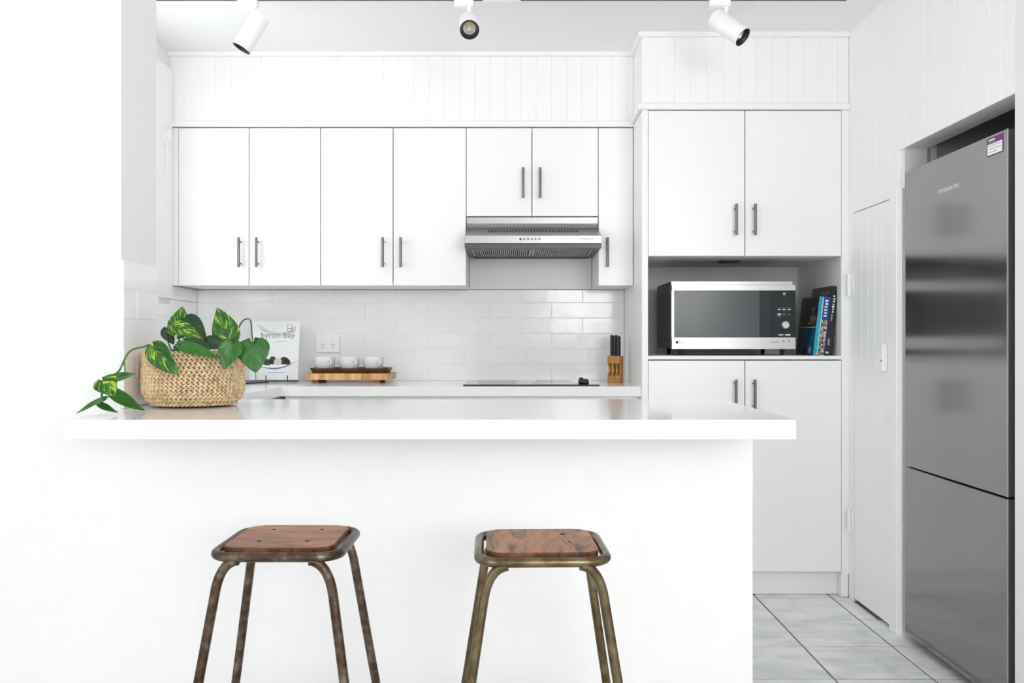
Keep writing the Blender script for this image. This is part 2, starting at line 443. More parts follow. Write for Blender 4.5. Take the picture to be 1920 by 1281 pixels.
def cornice(name, p0, p1, axis):
    """quarter moulding against the ceiling"""
    prof = [(0, 0), (-0.014, 0.0), (-0.017, 0.004), (-0.017, 0.020), (0, 0.020)]
    if axis == 'x': poly = [(p0[1]+a, CEIL-0.0205+b) for a, b in prof]; bm = prism(poly, 'x', p0[0], p1[0])
    else: poly = [(p0[0]+a, CEIL-0.0205+b) for a, b in prof]; bm = prism(poly, 'y', p0[1], p1[1])
    return struct(name, bm, M_TRIM)
cornice('trim_3', (XL, YU), (0.5624, YU), 'x')
cornice('trim_4', (0.5455, YT), (XR-0.001, YT), 'x')
cornice('trim_5', (0.5625, YT+0.0003), (0.5625, YU-0.0173), 'y')
struct('trim_6', prism([(YU+0.008, CZ1), (YU-0.014, CZ1), (YU-0.016, CZ1+0.004), (YU-0.016, CZ1+0.022), (YU-0.010, CZ1+0.029), (YU+0.008, CZ1+0.029)], 'x', XL+0.002, 0.5620), M_TRIM)
struct('trim_7', prism([(YT+0.008, 2.112), (YT-0.014, 2.112), (YT-0.016, 2.116), (YT-0.016, 2.134), (YT-0.010, 2.141), (YT+0.008, 2.141)], 'x', 0.546, XR-0.001), M_TRIM)
struct('trim_8', prism([(0.5615, 2.112), (0.548, 2.112), (0.546, 2.116), (0.546, 2.134), (0.552, 2.141), (0.5615, 2.141)], 'y', YT+0.0085, YU-0.0163), M_TRIM)

# ------------------------------------------------------------------ splashback tiles: every tile an object
sp_cache = {}
def wall_tile(parent, facing, a0, a1, z0, z1, plane):
    w, h = round(a1-a0, 4), round(z1-z0, 4); key = (w, h, facing)
    if key not in sp_cache:
        bm = box(-w/2, w/2, 0, 0.0085, -h/2, h/2, bev=0.0016)
        if facing == 'right': moved(bm, Matrix.Rotation(PI/2, 4, 'Z'))
        me = bpy.data.meshes.new('wall_tile'); bm.to_mesh(me); bm.free(); me.materials.append(M_TILE); sp_cache[key] = me
    o = bpy.data.objects.new('wall_tile', sp_cache[key]); COL.objects.link(o); o.parent = parent
    c = (a0+a1)/2; zc = (z0+z1)/2; j = random.uniform(0, 0.0009)
    loc = Vector((c, plane+j, zc)) if facing == 'front' else Vector((plane-j, c, zc))
    o.location = loc - WORLD_ORG[parent]
    o.rotation_euler = (random.uniform(-.006, .006), 0, random.uniform(-.0025, .0025)) if facing == 'front' else (0, random.uniform(-.006, .006), random.uniform(-.0025, .0025))
tg = 0.0008
sb = struct('splashback', box(XL+0.0095, 0.562, YB-0.0022, YB+0.0095, CT+0.0005, 1.366), M_GROUT)
rows = [1.368, 1.304, 1.2266, 1.1492, 1.0718, 0.9944, CT+0.001]
TW = 0.3105
for r in range(6):
    z1, z0 = rows[r], rows[r+1]
    x = 0.043 + (TW/2 if r % 2 else 0) + (0.03 if r == 4 else 0) - 8*TW
    while x < 0.560:
        a0, a1 = max(x, XL+0.0095), min(x+TW, 0.5620)
        if a1 - a0 > 0.012: wall_tile(sb, 'front', a0+tg, a1-tg, z0+tg, z1-tg, YB-0.004)
        x += TW
sl = struct('splashback_left', box(XL+0.0003, XL+0.0072, YP2+0.002, YB-0.003, CT+0.0005, 1.278), M_GROUT)
for r in range(6):
    z1, z0 = rows[r], rows[r+1]
    y = YB - TW + (TW*0.55 if r % 2 else 0.0) + 0.0001
    while y > YP2 - TW:
        a0, a1 = max(y, YP2+0.003), min(y+TW, YB+0.004)
        if r == 0: a0 = max(a0, 4.105)
        if r == 1 and False: pass
        if a1 - a0 > 0.012:
            zz = min(z1, 1.282) if (r == 1 and a0 < 4.1 and False) else z1
            if r == 1 and a0 < 4.105:
                wall_tile(sl, 'right', a0+tg, min(a1, 4.105)-tg, z0+tg, 1.280, XL+0.009)
                if a1 > 4.12: wall_tile(sl, 'right', 4.105+tg, a1-tg, z0+tg, z1-tg, XL+0.009)
            else: wall_tile(sl, 'right', a0+tg, a1-tg, z0+tg, z1-tg, XL+0.009)
        y -= TW
st = struct('splashback_pier', box(XP-0.0078, XP-0.0018, YP+0.001, YP2-0.001, CT+0.0005, 1.347), M_GROUT)
prow = [1.3476, 1.2634, 1.176, 1.0872, 0.998, CT+0.001]
for r in range(5):
    z1, z0 = prow[r], prow[r+1]
    cuts = [YP+0.0005, YP2-0.001] if r % 2 == 0 else [YP+0.0005, 2.693, YP2-0.001]
    for a, b in zip(cuts, cuts[1:]): wall_tile(st, 'right', a+tg, b-tg, z0+tg, z1-tg, XP)

# ------------------------------------------------------------------ worktops
wt = thing('worktop', (-0.2, 2.62, CT-CTH), 'polished white stone breakfast bar top over the two stools', 'worktop')
obj('bar_slab', box(-1.124, 0.711, YF, 3.02, CT-CTH, CT, bev=0.0015), M_STONE, wt)
wt2 = thing('worktop', (-0.5, 4.1, CT-0.043), 'polished white stone worktop along the tiled splashback under the wall cabinets', 'worktop')
obj('back_slab', box(XL+0.0005, 0.5622, 3.87, YB+0.0038, CT-0.043, CT, bev=0.0015), M_STONE, wt2)
obj('return_slab', box(XL+0.0005, -1.005, 3.021, 3.8695, CT-0.043, CT, bev=0.0015), M_STONE, wt2)

# ------------------------------------------------------------------ cabinets
def bar_handle(parent, x, yface, z0, z1, r=0.006):
    bm = tube([(x, yface-0.030, z0), (x, yface-0.030, z1)], r, 12)
    for z in (z0+0.018, z1-0.018): add_tube(bm, [(x, yface-0.030, z), (x, yface+0.0005, z)], 0.0045, 8)
    return obj('handle', bm, M_STEEL, parent, smooth=True)
def door_panel(root, x0, x1, yf, z0, z1, handle=None):
    d = obj('door', box(x0, x1, yf, yf+0.018, z0, z1, bev=0.0008), M_DOOR, root)
    if handle: bar_handle(d, handle[0], yf, handle[1], handle[2])
    return d
def carcass(root, x0, x1, y0, y1, z0, z1, t=0.016, m=None, name='carcass'):
    bm = bmesh.new()
    add_box(bm, x0, x0+t, y0, y1, z0, z1); add_box(bm, x1-t, x1, y0, y1, z0, z1)
    add_box(bm, x0+t, x1-t, y0, y1, z0, z0+t); add_box(bm, x0+t, x1-t, y0, y1, z1-t, z1); add_box(bm, x0+t, x1-t, y1-0.006, y1, z0+t, z1-t)
    return obj(name, bm, m or M_EDGE, root)
gd = 0.002
def upper(x0, x1, split, z0, z1, label, hs, group=None):
    root = thing('wall_cabinet', ((x0+x1)/2, 4.28, z0), label, 'cabinet', group)
    carcass(root, x0+0.0006, x1-0.0006, YU+0.0195, YB-0.0055, z0+0.001, z1-0.001)
    xs = [x0] + split + [x1]
    for (a, b), h in zip(zip(xs, xs[1:]), hs):
        door_panel(root, a+gd, b-gd, YU, z0, z1-0.003, h)
    return root
ZU0, ZU1 = 1.368, 2.099
hz0, hz1 = PZ(501, 4.08), PZ(445, 4.08)
upper(-1.5425, -0.8850, [-1.2155], ZU0, ZU1, 'double door white wall cabinet standing against the filler by the left wall', [(PX(447.5, 4.08), hz0, hz1), (PX(480.5, 4.08), hz0, hz1)])
upper(-0.8850, -0.2120, [-0.5500], ZU0, ZU1, 'double door white wall cabinet directly beside the range hood cabinet', [(PX(717.5, 4.08), hz0, hz1), (PX(751, 4.08), hz0, hz1)])
hz2, hz3 = PZ(371, 4.08), PZ(314, 4.08)
upper(-0.2120, 0.3990, [0.0925], PZ(405.5, YU), ZU1, 'short double door white wall cabinet above the steel range hood', [(PX(981, 4.08), hz2, hz3), (PX(1013, 4.08), hz2, hz3)])
upper(0.3990, 0.5610, [], ZU0, ZU1, 'narrow single door white wall cabinet between range hood and tall cabinet', [(PX(1139.5, 4.08), hz0, hz1)])
tag(obj('filler_panel', box(XL+0.0005, -1.5435, YU+0.001, YU+0.019, ZU0, ZU1-0.002, bev=0.0006), M_DOOR), 'thin white filler strip between wall cabinets and left wall', 'filler panel')
tag(obj('hood_backing_panel', box(-0.2105, 0.3975, YB-0.0095, YB-0.0055, ZU0+0.002, 1.66), mat('pale_grey_panel', (0.80, 0.80, 0.785), 0.45)), 'plain grey panel on the wall below the range hood', 'panel')

# tall cabinet with an open microwave nook
tx0, tx1 = 0.5625, XR-0.0002
tall = thing('tall_cabinet', ((tx0+tx1)/2, 4.15, 0.0), 'tall white pantry cabinet with an open microwave nook between its doors', 'cabinet')
NK0, NK1 = 1.047, 1.479
bm = bmesh.new()
add_box(bm, tx0, 0.589, YT, YB-0.005, 0.10, 2.1115, bev=0.0006)
obj('side_panel', bm, M_EDGE, tall)
obj('side_panel', box(1.4275, tx1, YT, YB-0.005, 0.10, 2.1115, bev=0.0006), M_EDGE, tall)
obj('nook_lining', (lambda b: (add_box(b, 0.5892, 0.591, YT+0.02, YB-0.012, NK0, NK1), add_box(b, 1.4255, 1.4273, YT+0.003, YB-0.012, NK0, NK1), add_box(b, 0.5892, 1.4273, YB-0.012, YB-0.006, NK0, NK1), b)[-1])(bmesh.new()), M_NOOK, tall)
obj('nook_top', box(0.5892, 1.4273, YT+0.0195, YB-0.006, NK1, NK1+0.016), M_NOOK, tall)
obj('shelf', box(0.5892, 1.4273, YT+0.001, YB-0.006, NK0-0.016, NK0, bev=0.0006), M_EDGE, tall)
obj('top_panel', box(0.5892, 1.4273, YT+0.0195, YB-0.006, 2.094, 2.1105), M_CARC, tall)
obj('bottom_panel', box(0.5892, 1.4273, YT+0.0195, YB-0.006, 0.102, 0.118), M_CARC, tall)
obj('back_panel', box(0.5892, 1.4273, YB-0.0058, YB-0.001, 0.102, 2.110), M_CARC, tall)
obj('kickboard', box(0.5630, XR-0.034, YT+0.05, YT+0.066, 0.002, 0.0995), M_TRIM, tall)
obj('kick_return', box(XR-0.0335, XR-0.0015, YT+0.004, YT+0.066, 0.002, 0.0995), M_TRIM, tall)
xm = PX(1396.8, YT)
th0, th1 = PZ(441, 3.82), PZ(382, 3.82)
door_panel(tall, 0.5910, xm-gd, YT, NK1+0.001, 2.1085, (PX(1381, 3.82), th0, th1))
door_panel(tall, xm+gd, 1.4255, YT, NK1+0.001, 2.1085, (PX(1416.5, 3.82), th0, th1))
lh0, lh1 = PZ(770, 3.82), PZ(712, 3.82)
door_panel(tall, 0.5910, xm-gd, YT, 0.112, NK0-0.021, (PX(1380.5, 3.82), lh0, lh1))
door_panel(tall, xm+gd, 1.4255, YT, 0.112, NK0-0.021, (PX(1416, 3.82), lh0, lh1))
# small light fitting under the nook top
bm = box(0.95, 1.04, 4.06, 4.10, NK1-0.010, NK1-0.0005, bev=0.003); obj('nook_lamp', bm, M_BLACKPL, tall)

# base cabinets behind the bar
def base(x0, x1, y0, y1, z1, doors, label, front, cat='cabinet'):
    root = thing('base_cabinet', ((x0+x1)/2, (y0+y1)/2, 0), label, cat)
    carcass(root, x0, x1, y0, y1, 0.10, z1, name='carcass')
    for a, b in doors: door_panel(root, a+gd, b-gd, front, 0.11, z1-0.026)
    obj('kickboard', box(x0, x1, y0+0.04, y0+0.055, 0.002, 0.099), M_TRIM, root)
    return root
zb = CT-0.044
base(-0.998, -0.846, 3.918, 4.44, zb, [(-0.998, -0.846)], 'narrow white base cabinet at the inside corner of the worktop', 3.8985)
base(-0.845, -0.212, 3.918, 4.44, zb, [(-0.845, -0.5285), (-0.5285, -0.212)], 'double door white base cabinet under the chopping board', 3.8985)
base(-0.211, 0.5615, 3.918, 4.44, zb, [(-0.211, 0.5615)], 'wide white base cabinet under the glass cooktop', 3.8985)
root = thing('base_cabinet', (-1.29, 3.45, 0), 'white base cabinet below the return worktop on the window side', 'cabinet')
obj('carcass', box(XL+0.001, -1.045, 3.03, 4.44, 0.10, zb), M_EDGE, root)
obj('kickboard', box(-1.10, -1.085, 3.03, 3.90, 0.002, 0.099), M_TRIM, root)
for a, b in ((3.03, 3.46), (3.46, 3.895)): obj('door', box(-1.044, -1.026, a+gd, b-gd, 0.11, zb-0.02, bev=0.0008), M_DOOR, root)
root = thing('base_cabinet', (-0.15, 2.85, 0), 'white base cabinets backing onto the breakfast bar wall', 'cabinet')
obj('carcass', box(-1.0, 0.7030, 2.702, 2.975, 0.10, CT-CTH-0.001), M_EDGE, root)
for k in range(4): obj('door', box(-1.0+k*0.4257+gd, -1.0+(k+1)*0.4257-gd, 2.976, 2.994, 0.11, CT-CTH-0.025, bev=0.0008), M_DOOR, root)
obj('kickboard', box(-1.0, 0.7030, 2.93, 2.945, 0.002, 0.099), M_TRIM, root)

# ------------------------------------------------------------------ range hood
hx0, hx1 = -0.2095, 0.3965
hood = thing('range_hood', (0.0935, 4.18, 1.52), 'stainless steel slide-out range hood with push buttons and slotted vent', 'range hood')
curve = [(YU+0.002, 1.6835), (YU+0.002, 1.655), (YU-0.001, 1.645), (YU-0.010, 1.635), (YU-0.03, 1.625), (3.945, 1.581), (3.935, 1.578)]
prof = curve + [(3.935, 1.545), (3.945, 1.545)] + [(3.955, 1.572), (4.42, 1.572), (4.42, 1.6835)]
obj('body', prism(prof, 'x', hx0+0.0005, hx1-0.0005), M_HOOD, hood)
fas = obj('fascia', box(hx0-0.001, hx1+0.001, 3.918, 3.934, 1.5415, 1.5775, bev=0.002), M_HOOD, hood)
bm = bmesh.new()
add_box(bm, hx0, hx0+0.022, 3.936, 4.425, 1.524, 1.5715); add_box(bm, hx1-0.022, hx1, 3.936, 4.425, 1.524, 1.5715)
add_box(bm, hx0+0.022, hx1-0.022, 3.936, 4.045, 1.524, 1.5438); add_box(bm, hx0+0.022, hx1-0.022, 4.385, 4.425, 1.520, 1.5715)
obj('underside_rim', bm, mat('dark_grey_hood_rim', (0.09, 0.09, 0.088), 0.4, 0.6), hood)
for a, b in ((hx0+0.023, 0.0920), (0.0950, hx1-0.023)):
    obj('filter_mesh', box(a+0.012, b-0.012, 4.061, 4.369, 1.5452, 1.5465), M_DARK, hood)
    bm = bmesh.new()
    add_box(bm, a, b, 4.046, 4.060, 1.5275, 1.5448); add_box(bm, a, b, 4.37, 4.384, 1.5275, 1.5448); add_box(bm, a, a+0.012, 4.06, 4.37, 1.5275, 1.5448); add_box(bm, b-0.012, b, 4.06, 4.37, 1.5275, 1.5448)
    k = int((b-a-0.03)/0.0095)
    for i in range(k):
        xx = a+0.016+i*0.0095; add_box(bm, xx, xx+0.0055, 4.061, 4.369, 1.5285, 1.5445)
    obj('grease_filter', bm, M_FILTER, hood)
# vent slots lie on the sloping face
sl_a = Vector((0, YU-0.03, 1.625)); sl_b = Vector((0, 3.945, 1.581)); ang = math.atan2(sl_a.z-sl_b.z, sl_a.y-sl_b.y)
for i in range(30):
    xx = PX(917 + i*5.64, 4.07)
    bm = box(-0.0036, 0.0036, -0.024, 0.024, -0.0005, 0.0006)
    moved(bm, Matrix.Translation(Vector((xx, 0, 0)) + sl_b.lerp(sl_a, 0.66)) @ Matrix.Rotation(ang, 4, 'X'))
    obj('vent_slot', bm, M_DARK, hood)
for i in range(6):
    xx = PX(976 + i*7.1, 3.918)
    M = Matrix.Translation((xx, 3.918, PZ(448.5, 3.918))) @ FRONT
    bm = lathe([(0, 0.0035), (0.0042, 0.0035), (0.005, 0.0025), (0.005, 0)], 14, M)
    obj('push_button', bm, M_STEEL if i else M_BLACKPL, fas, smooth=True)
    if i: obj('button_mark', box(xx-0.003, xx+0.003, 3.9176, 3.918, PZ(444, 3.918), PZ(443, 3.918)), M_INKG, fas)
bm = fit_text('Westinghouse', 0.050, 0.0095); moved(bm, Matrix.Translation((PX(1101.5, 3.918), 3.9177, PZ(448, 3.918))) @ FRONT); obj('brand_lettering', bm, M_INK, fas)
bm = tube([(PX(1088.5, 3.918)+0.006*math.cos(a*PI/8), 3.9176, PZ(448, 3.918)+0.006*math.sin(a*PI/8)) for a in range(16)], 0.0005, 4, closed=True); obj('brand_emblem', bm, M_INKG, fas)

# ------------------------------------------------------------------ cooktop
ck = thing('cooktop', (0.083, 4.14, CT), 'black ceramic glass cooktop set on the white worktop', 'cooktop')
obj('glass', box(PX(868, 3.925), PX(1124.5, 3.925), 3.925, 4.41, CT+0.0004, CT+0.0055, bev=0.002), mat('cooktop_glass', (0.010, 0.010, 0.011), 0.05, 0, 0.55), ck)
for cx, cy, rr in ((-0.07, 4.05, 0.085), (-0.07, 4.28, 0.10), (0.20, 4.05, 0.10), (0.20, 4.28, 0.085)):
    bm = tube([(cx+rr*math.cos(a*PI/24), cy+rr*math.sin(a*PI/24), CT+0.0056) for a in range(48)], 0.0005, 4, closed=True); obj('cooking_zone', bm, M_INKG, ck)
for i, (px, hgt, yy) in enumerate(((1090, 0.026, 4.055), (1098.5, 0.022, 4.01))):
    c = Vector((PX(px, yy), yy, CT+0.0056))
    prof = [(0, 0), (0.013, 0), (0.0150, 0.006), (0.012, hgt*0.75), (0.008, hgt), (0, hgt)]
    M = Matrix.Translation(c) @ Matrix.Rotation(0.4+i, 4, 'Z')
    t = thing('magnetic_dial', c, 'small faceted black knob resting on the glass cooktop', 'knob', 'knobs on the cooktop')
    bm = lathe(prof, 7, M); obj('grip', bm, M_BLACKPL, t)
    bm = lathe([(0, 0.0006), (0.004, 0.0006), (0.004, 0)], 10, Matrix.Translation(c+Vector((0, 0, hgt)))); obj('cap', bm, M_INKG, t)

# ------------------------------------------------------------------ fridge
FX = 1.455; fy0, fy1 = 2.612, 3.290
fz = [0.032, 0.645, 0.651, 1.735]
fr = thing('fridge', (1.77, (fy0+fy1)/2, 0.0), 'tall brushed steel fridge with freezer drawer below, in the wall niche', 'fridge')
obj('body', box(FX+0.062, 2.10, fy0+0.004, fy1-0.004, 0.05, 1.728, bev=0.004), M_FRIDGE_SIDE, fr)
for k in range(4):
    xx = 1.60 if k % 2 else 2.05; yy = fy0+0.05 if k < 2 else fy1-0.05
    obj('foot', lathe([(0, 0), (0.02, 0), (0.02, 0.05), (0, 0.05)], 14, Matrix.Translation((xx, yy, 0.0))), M_BLACKPL, fr)
obj('plinth_grille', box(FX+0.07, FX+0.085, fy0+0.02, fy1-0.02, 0.008, 0.049), M_DARK, fr)
def fdoor(name, z0, z1):
    bm = box(FX, FX+0.002, fy0+0.0015, fy1-0.0015, z0, z1, bev=0.0009)
    d = obj(name, bm, M_FRIDGE, fr)
    bm = box(FX+0.0021, FX+0.058, fy0, fy1, z0+0.0005, z1-0.0005, bev=0.0015); obj('door_edge', bm, mat('fridge_door_edge', (0.10, 0.105, 0.108), 0.35, 0.3), d)
    bm = box(FX+0.0005, FX+0.0035, fy0-0.0012, fy0+0.0008, z0, z1); obj('edge_strip', bm, mat('polished_edge', (0.8, 0.8, 0.79), 0.3, 1.0), d)
    return d
fdoor('freezer_door', fz[0], fz[1]); fd = fdoor('fridge_door', fz[2], fz[3])
yl0, yl1 = FX*F/(1760-960), FX*F/(1799-960)
bm = fit_text('FISHER&PAYKEL', abs(yl0-yl1), 0.013, spacing=1.1)
moved(bm, Matrix.Translation((FX-0.0003, (yl0+yl1)/2, ZC+(640.5-353.5)/F*(yl0+yl1)/2)) @ LEFT); obj('brand_lettering', bm, mat('pale_metal_lettering', (0.86, 0.86, 0.86), 0.3, 0.3), fd)
# rating sticker
sy0 = FX*F/(1881.5-960); sy1 = FX*F/(1850.5-960)
sz1 = ZC+(640.5-248.5)/F*sy0; sz0 = ZC+(640.5-284)/F*sy0
M_PURPLE = mat('purple_print', (0.14, 0.004, 0.15), 0.4)
stk = obj('sticker', box(FX-0.0005, FX-0.0001, sy0, sy1, sz0, sz1), M_PURPLE, fd)
sw = sy1-sy0; sh = sz1-sz0
obj('sticker_panel', box(FX-0.0008, FX-0.0005, sy0+0.06*sw, sy1-0.05*sw, sz0+0.07*sh, sz0+0.66*sh), M_WHITEPL, stk)
obj('sticker_heading', box(FX-0.0008, FX-0.0005, sy0+0.50*sw, sy1-0.12*sw, sz0+0.83*sh, sz0+0.91*sh), M_WHITEPL, stk)
obj('sticker_line', box(FX-0.0008, FX-0.0005, sy0+0.46*sw, sy1-0.08*sw, sz0+0.735*sh, sz0+0.76*sh), mat('pale_purple_print', (0.55, 0.35, 0.56), 0.4), stk)
for k in range(3): obj('sticker_line', box(FX-0.0010, FX-0.0008, sy0+(0.12+0.25*(k == 2))*sw, sy1-0.12*sw, sz0+(0.54-0.17*k)*sh, sz0+(0.57-0.17*k)*sh), M_INKG, stk)

# ------------------------------------------------------------------ microwave
my = 3.93
mx0, mx1 = PX(1259.5, my), PX(1492, my); mz0, mz1 = PZ(655, my), PZ(534, my)
mc = thing('microwave', ((mx0+mx1)/2, 4.13, NK0), 'silver and black microwave oven standing on the nook shelf', 'microwave')
ct = PZ(527.5, my+0.012)
obj('case', box(mx0, mx1-0.010, my+0.022, my+0.40, mz0+0.004, ct, bev=0.003), mat('dark_grey_case', (0.075, 0.075, 0.072), 0.45, 0.3), mc)
obj('case_bezel', box(mx0-0.0015, mx1-0.009, my+0.012, my+0.0215, mz0+0.002, ct+0.001, bev=0.002), M_MICRO, mc)
gz0, gz1 = PZ(632.5, my), PZ(545, my)
xpan = PX(1446.5, my)
bm = bmesh.new()
add_box(bm, mx0, mx1, my, my+0.0115, mz0, gz0, bev=0.0012); add_box(bm, mx0, mx1, my, my+0.0115, gz1, mz1, bev=0.0012); add_box(bm, mx0, mx0+0.0105, my+0.0004, my+0.0115, gz0, gz1)
md = obj('door', bm, M_MICRO, mc)
obj('window_glass', box(mx0+0.011, PX(1424, my), my+0.001, my+0.0110, gz0+0.0004, gz1-0.0004), M_GLASS_GREY, md)
obj('handle_recess', box(PX(1424, my)+0.0002, xpan-0.0004, my+0.0014, my+0.0110, gz0+0.0004, gz1-0.0004), M_GLASS_BLACK, md)
cp = obj('control_panel', box(xpan, mx1-0.0005, my+0.001, my+0.0110, gz0+0.0004, gz1-0.0004), mat('black_control_glass', (0.016, 0.024, 0.028), 0.12, 0, 0.5), mc)
kc = P(1472, 609.5, my+0.001)
bm = lathe([(0, 0.016), (0.014, 0.016), (0.0175, 0.013), (0.0185, 0)], 28, Matrix.Translation(kc) @ FRONT); obj('dial', bm, M_MICRO, cp, smooth=True)
M_PRINT = mat('white_print', (0.75, 0.75, 0.75), 0.5)
for (px, py, w, h) in ((1461, 580.5, 5, 2), (1470, 580.5, 6, 2), (1479.5, 580.5, 6, 2), (1461, 589.5, 6, 3), (1470, 589.5, 6, 1.4), (1479.5, 589.5, 5, 1.2), (1464, 628, 9, 2.0), (1477, 628, 10, 2.6), (1461, 577.5, 3.4, .8), (1470, 577.5, 5, .8), (1479.5, 577.5, 6, .8), (1461, 593.5, 5, 1.5), (1470.5, 550.5, 5, 2.2), (1470.5, 554, 5, 1.0)):
    a, b = P(px-w/2, py+h/2, my+0.001), P(px+w/2, py-h/2, my+0.001)
    obj('button_print', box(a.x, b.x, my+0.0004, my+0.001, a.z, b.z), M_PRINT if h > 1.9 else M_INKG, cp)
bm = fit_text('LG', 0.019, 0.012); moved(bm, Matrix.Translation((PX(1278, my), my-0.0003, PZ(642, my))) @ FRONT); obj('brand_lettering', bm, M_INK, md)
bm = lathe([(0, 0.0006), (0.0065, 0.0006), (0.0065, 0)], 18, Matrix.Translation((PX(1269.5, my), my, PZ(642, my))) @ FRONT); obj('brand_emblem', bm, M_INK, md)
for k in range(8): obj('printed_mark', box(PX(1444+k*2.1, my), PX(1445.4+k*2.1, my), my-0.0004, my, PZ(642.2, my), PZ(641, my)), M_INK, md)
obj('printed_mark', box(PX(1467, my), PX(1471, my), my-0.0004, my, PZ(641.5, my), PZ(638.5, my)), M_INKG, md)
obj('printed_mark', box(PX(1478, my), PX(1481, my), my-0.0004, my, PZ(641.5, my), PZ(638.5, my)), M_INKG, md)
for xx in (mx0+0.05, mx1-0.045):
    for yy in (my+0.05, my+0.36):
        obj('foot', lathe([(0, 0), (0.008, 0), (0.012, mz0+0.004-NK0), (0, mz0+0.004-NK0)], 12, Matrix.Translation((xx, yy, NK0))), M_BLACKPL, mc)
for k in range(3): obj('case_slot', box(mx0-0.0004, mx0+0.001, my+0.06+k*0.13, my+0.068+k*0.13, mz0+0.03, mz0+0.052), M_DARK, mc)

# ------------------------------------------------------------------ books in the nook, leaning on the cabinet side
def book(x, yf, th, h, d, lean, covers, label, spine_marks, cover_marks=()):
    """x: left edge of spine at the shelf"""
    root = thing('book', (x, yf+d/2, NK0), label, 'book', None)
    M = Matrix.Translation((x, yf, NK0+0.0005)) @ Matrix.Rotation(lean, 4, 'Y')
    cm, sm = covers
    t = 0.0022
    bm = bmesh.new()
    add_box(bm, 0, t, 0.0012, d, 0, h); add_box(bm, th-t, th, 0.0012, d, 0, h)
    obj('cover', moved(bm, M), cm, root)
    obj('spine', moved(box(0, th, -0.0012, 0.001, 0, h), M), sm, root)
    obj('pages', moved(box(t+0.0002, th-t-0.0002, 0.0013, d-0.004, 0.003, h-0.003), M), mat('book_paper', (0.78, 0.76, 0.70), 0.8), root)
    for (u0, u1, v0, v1, mm) in spine_marks:
        obj('spine_print', moved(box(u0*th, u1*th, -0.0018, -0.0012, v0*h, v1*h), M), mm, root)
    for (u0, u1, v0, v1, mm) in cover_marks:
        obj('cover_print', moved(box(-0.0005, 0, u0*d, u1*d, v0*h, v1*h), M), mm, root)
    return root
M_SPCY = noisy('turquoise_spine', [(0.3, (0.0, 0.25, 0.40)), (0.6, (0.02, 0.42, 0.55)), (0.8, (0.15, 0.6, 0.7))], 60, rough=0.3)
M_SPBL = noisy('blue_spine', [(0.3, (0.006, 0.03, 0.20)), (0.7, (0.012, 0.09, 0.42))], 40, rough=0.3)
M_SPDK = mat('black_spine', (0.006, 0.010, 0.018), 0.3)
M_CVDK = noisy('dark_photo_cover', [(0.3, (0.008, 0.016, 0.02)), (0.55, (0.02, 0.04, 0.045)), (0.75, (0.05, 0.05, 0.04))], 18, rough=0.25)
M_CVBL = noisy('blue_photo', [(0.3, (0.004, 0.03, 0.06)), (0.6, (0.01, 0.14, 0.26)), (0.8, (0.03, 0.25, 0.40))], 10, rough=0.25)
M_CVBR = noisy('brown_photo', [(0.35, (0.03, 0.02, 0.015)), (0.55, (0.16, 0.09, 0.045)), (0.7, (0.5, 0.42, 0.32))], 40, rough=0.25)
M_STONEP = noisy('pebble_photo', [(0.42, (0.03, 0.03, 0.04)), (0.52, (0.45, 0.40, 0.37)), (0.7, (0.75, 0.7, 0.66))], 110, rough=0.3)
yk = 3.90
def letters(n, u0, u1, v0, v1, mm, seed):
    rr = random.Random(seed); out = []; s = (v1-v0)/n
    for k in range(n):
        a = v0+k*s; out.append((u0+rr.uniform(0, .12), u1-rr.uniform(0, .12), a, a+s*rr.uniform(.45, .75), mm))
    return out
LEAN = 0.115
b1 = PX(1524, yk)
book(b1, yk, 0.0195, 0.262, 0.235, LEAN, (M_CVDK, M_SPCY), 'turquoise spined paperback with a dark photo cover, next to the microwave',
     [(0.80, 0.99, 0.02, 0.98, mat('cream_edge', (0.7, 0.72, 0.55), .4))],
     [(0.0, 0.70, 0.02, 0.46, M_CVBL), (0.0, 1.0, 0.475, 0.485, M_PRINT), (0.05, 0.5, 0.53, 0.66, M_CVBR), (0.18, 0.32, 0.66, 0.82, M_CVBR), (0.15, 0.28, 0.04, 0.14, M_PRINT), (0.35, 0.6, 0.02, 0.13, mat('dull_red_print', (0.08, 0.015, 0.012), .4))])
b2 = b1 + 0.0195/math.cos(LEAN) + 0.001
book(b2, yk, 0.0265, 0.262, 0.225, LEAN, (M_SPBL, M_SPBL), 'blue paperback with a pebble patterned lower spine, middle of the three',
     letters(6, .2, .8, .66, .96, M_PRINT, 3) + [(0.03, 0.97, 0.0, 0.60, M_STONEP)])
b3 = b2 + 0.0265/math.cos(LEAN) + 0.001
book(b3, yk, 0.030, 0.308, 0.25, LEAN, (M_SPDK, M_SPDK), 'tall black hardback leaning against the side of the nook',
     letters(7, .35, .75, .62, .88, M_PRINT, 5) + [(0.35, 0.6, 0.50, 0.60, M_INKG), (0.3, 0.6, 0.15, 0.25, M_INKG), (0.2, 0.6, 0.035, 0.06, M_PRINT)],
     [(0.05, 0.45, 0.88, 0.895, M_INKG), (0.1, 0.5, 0.91, 0.925, M_INKG)])

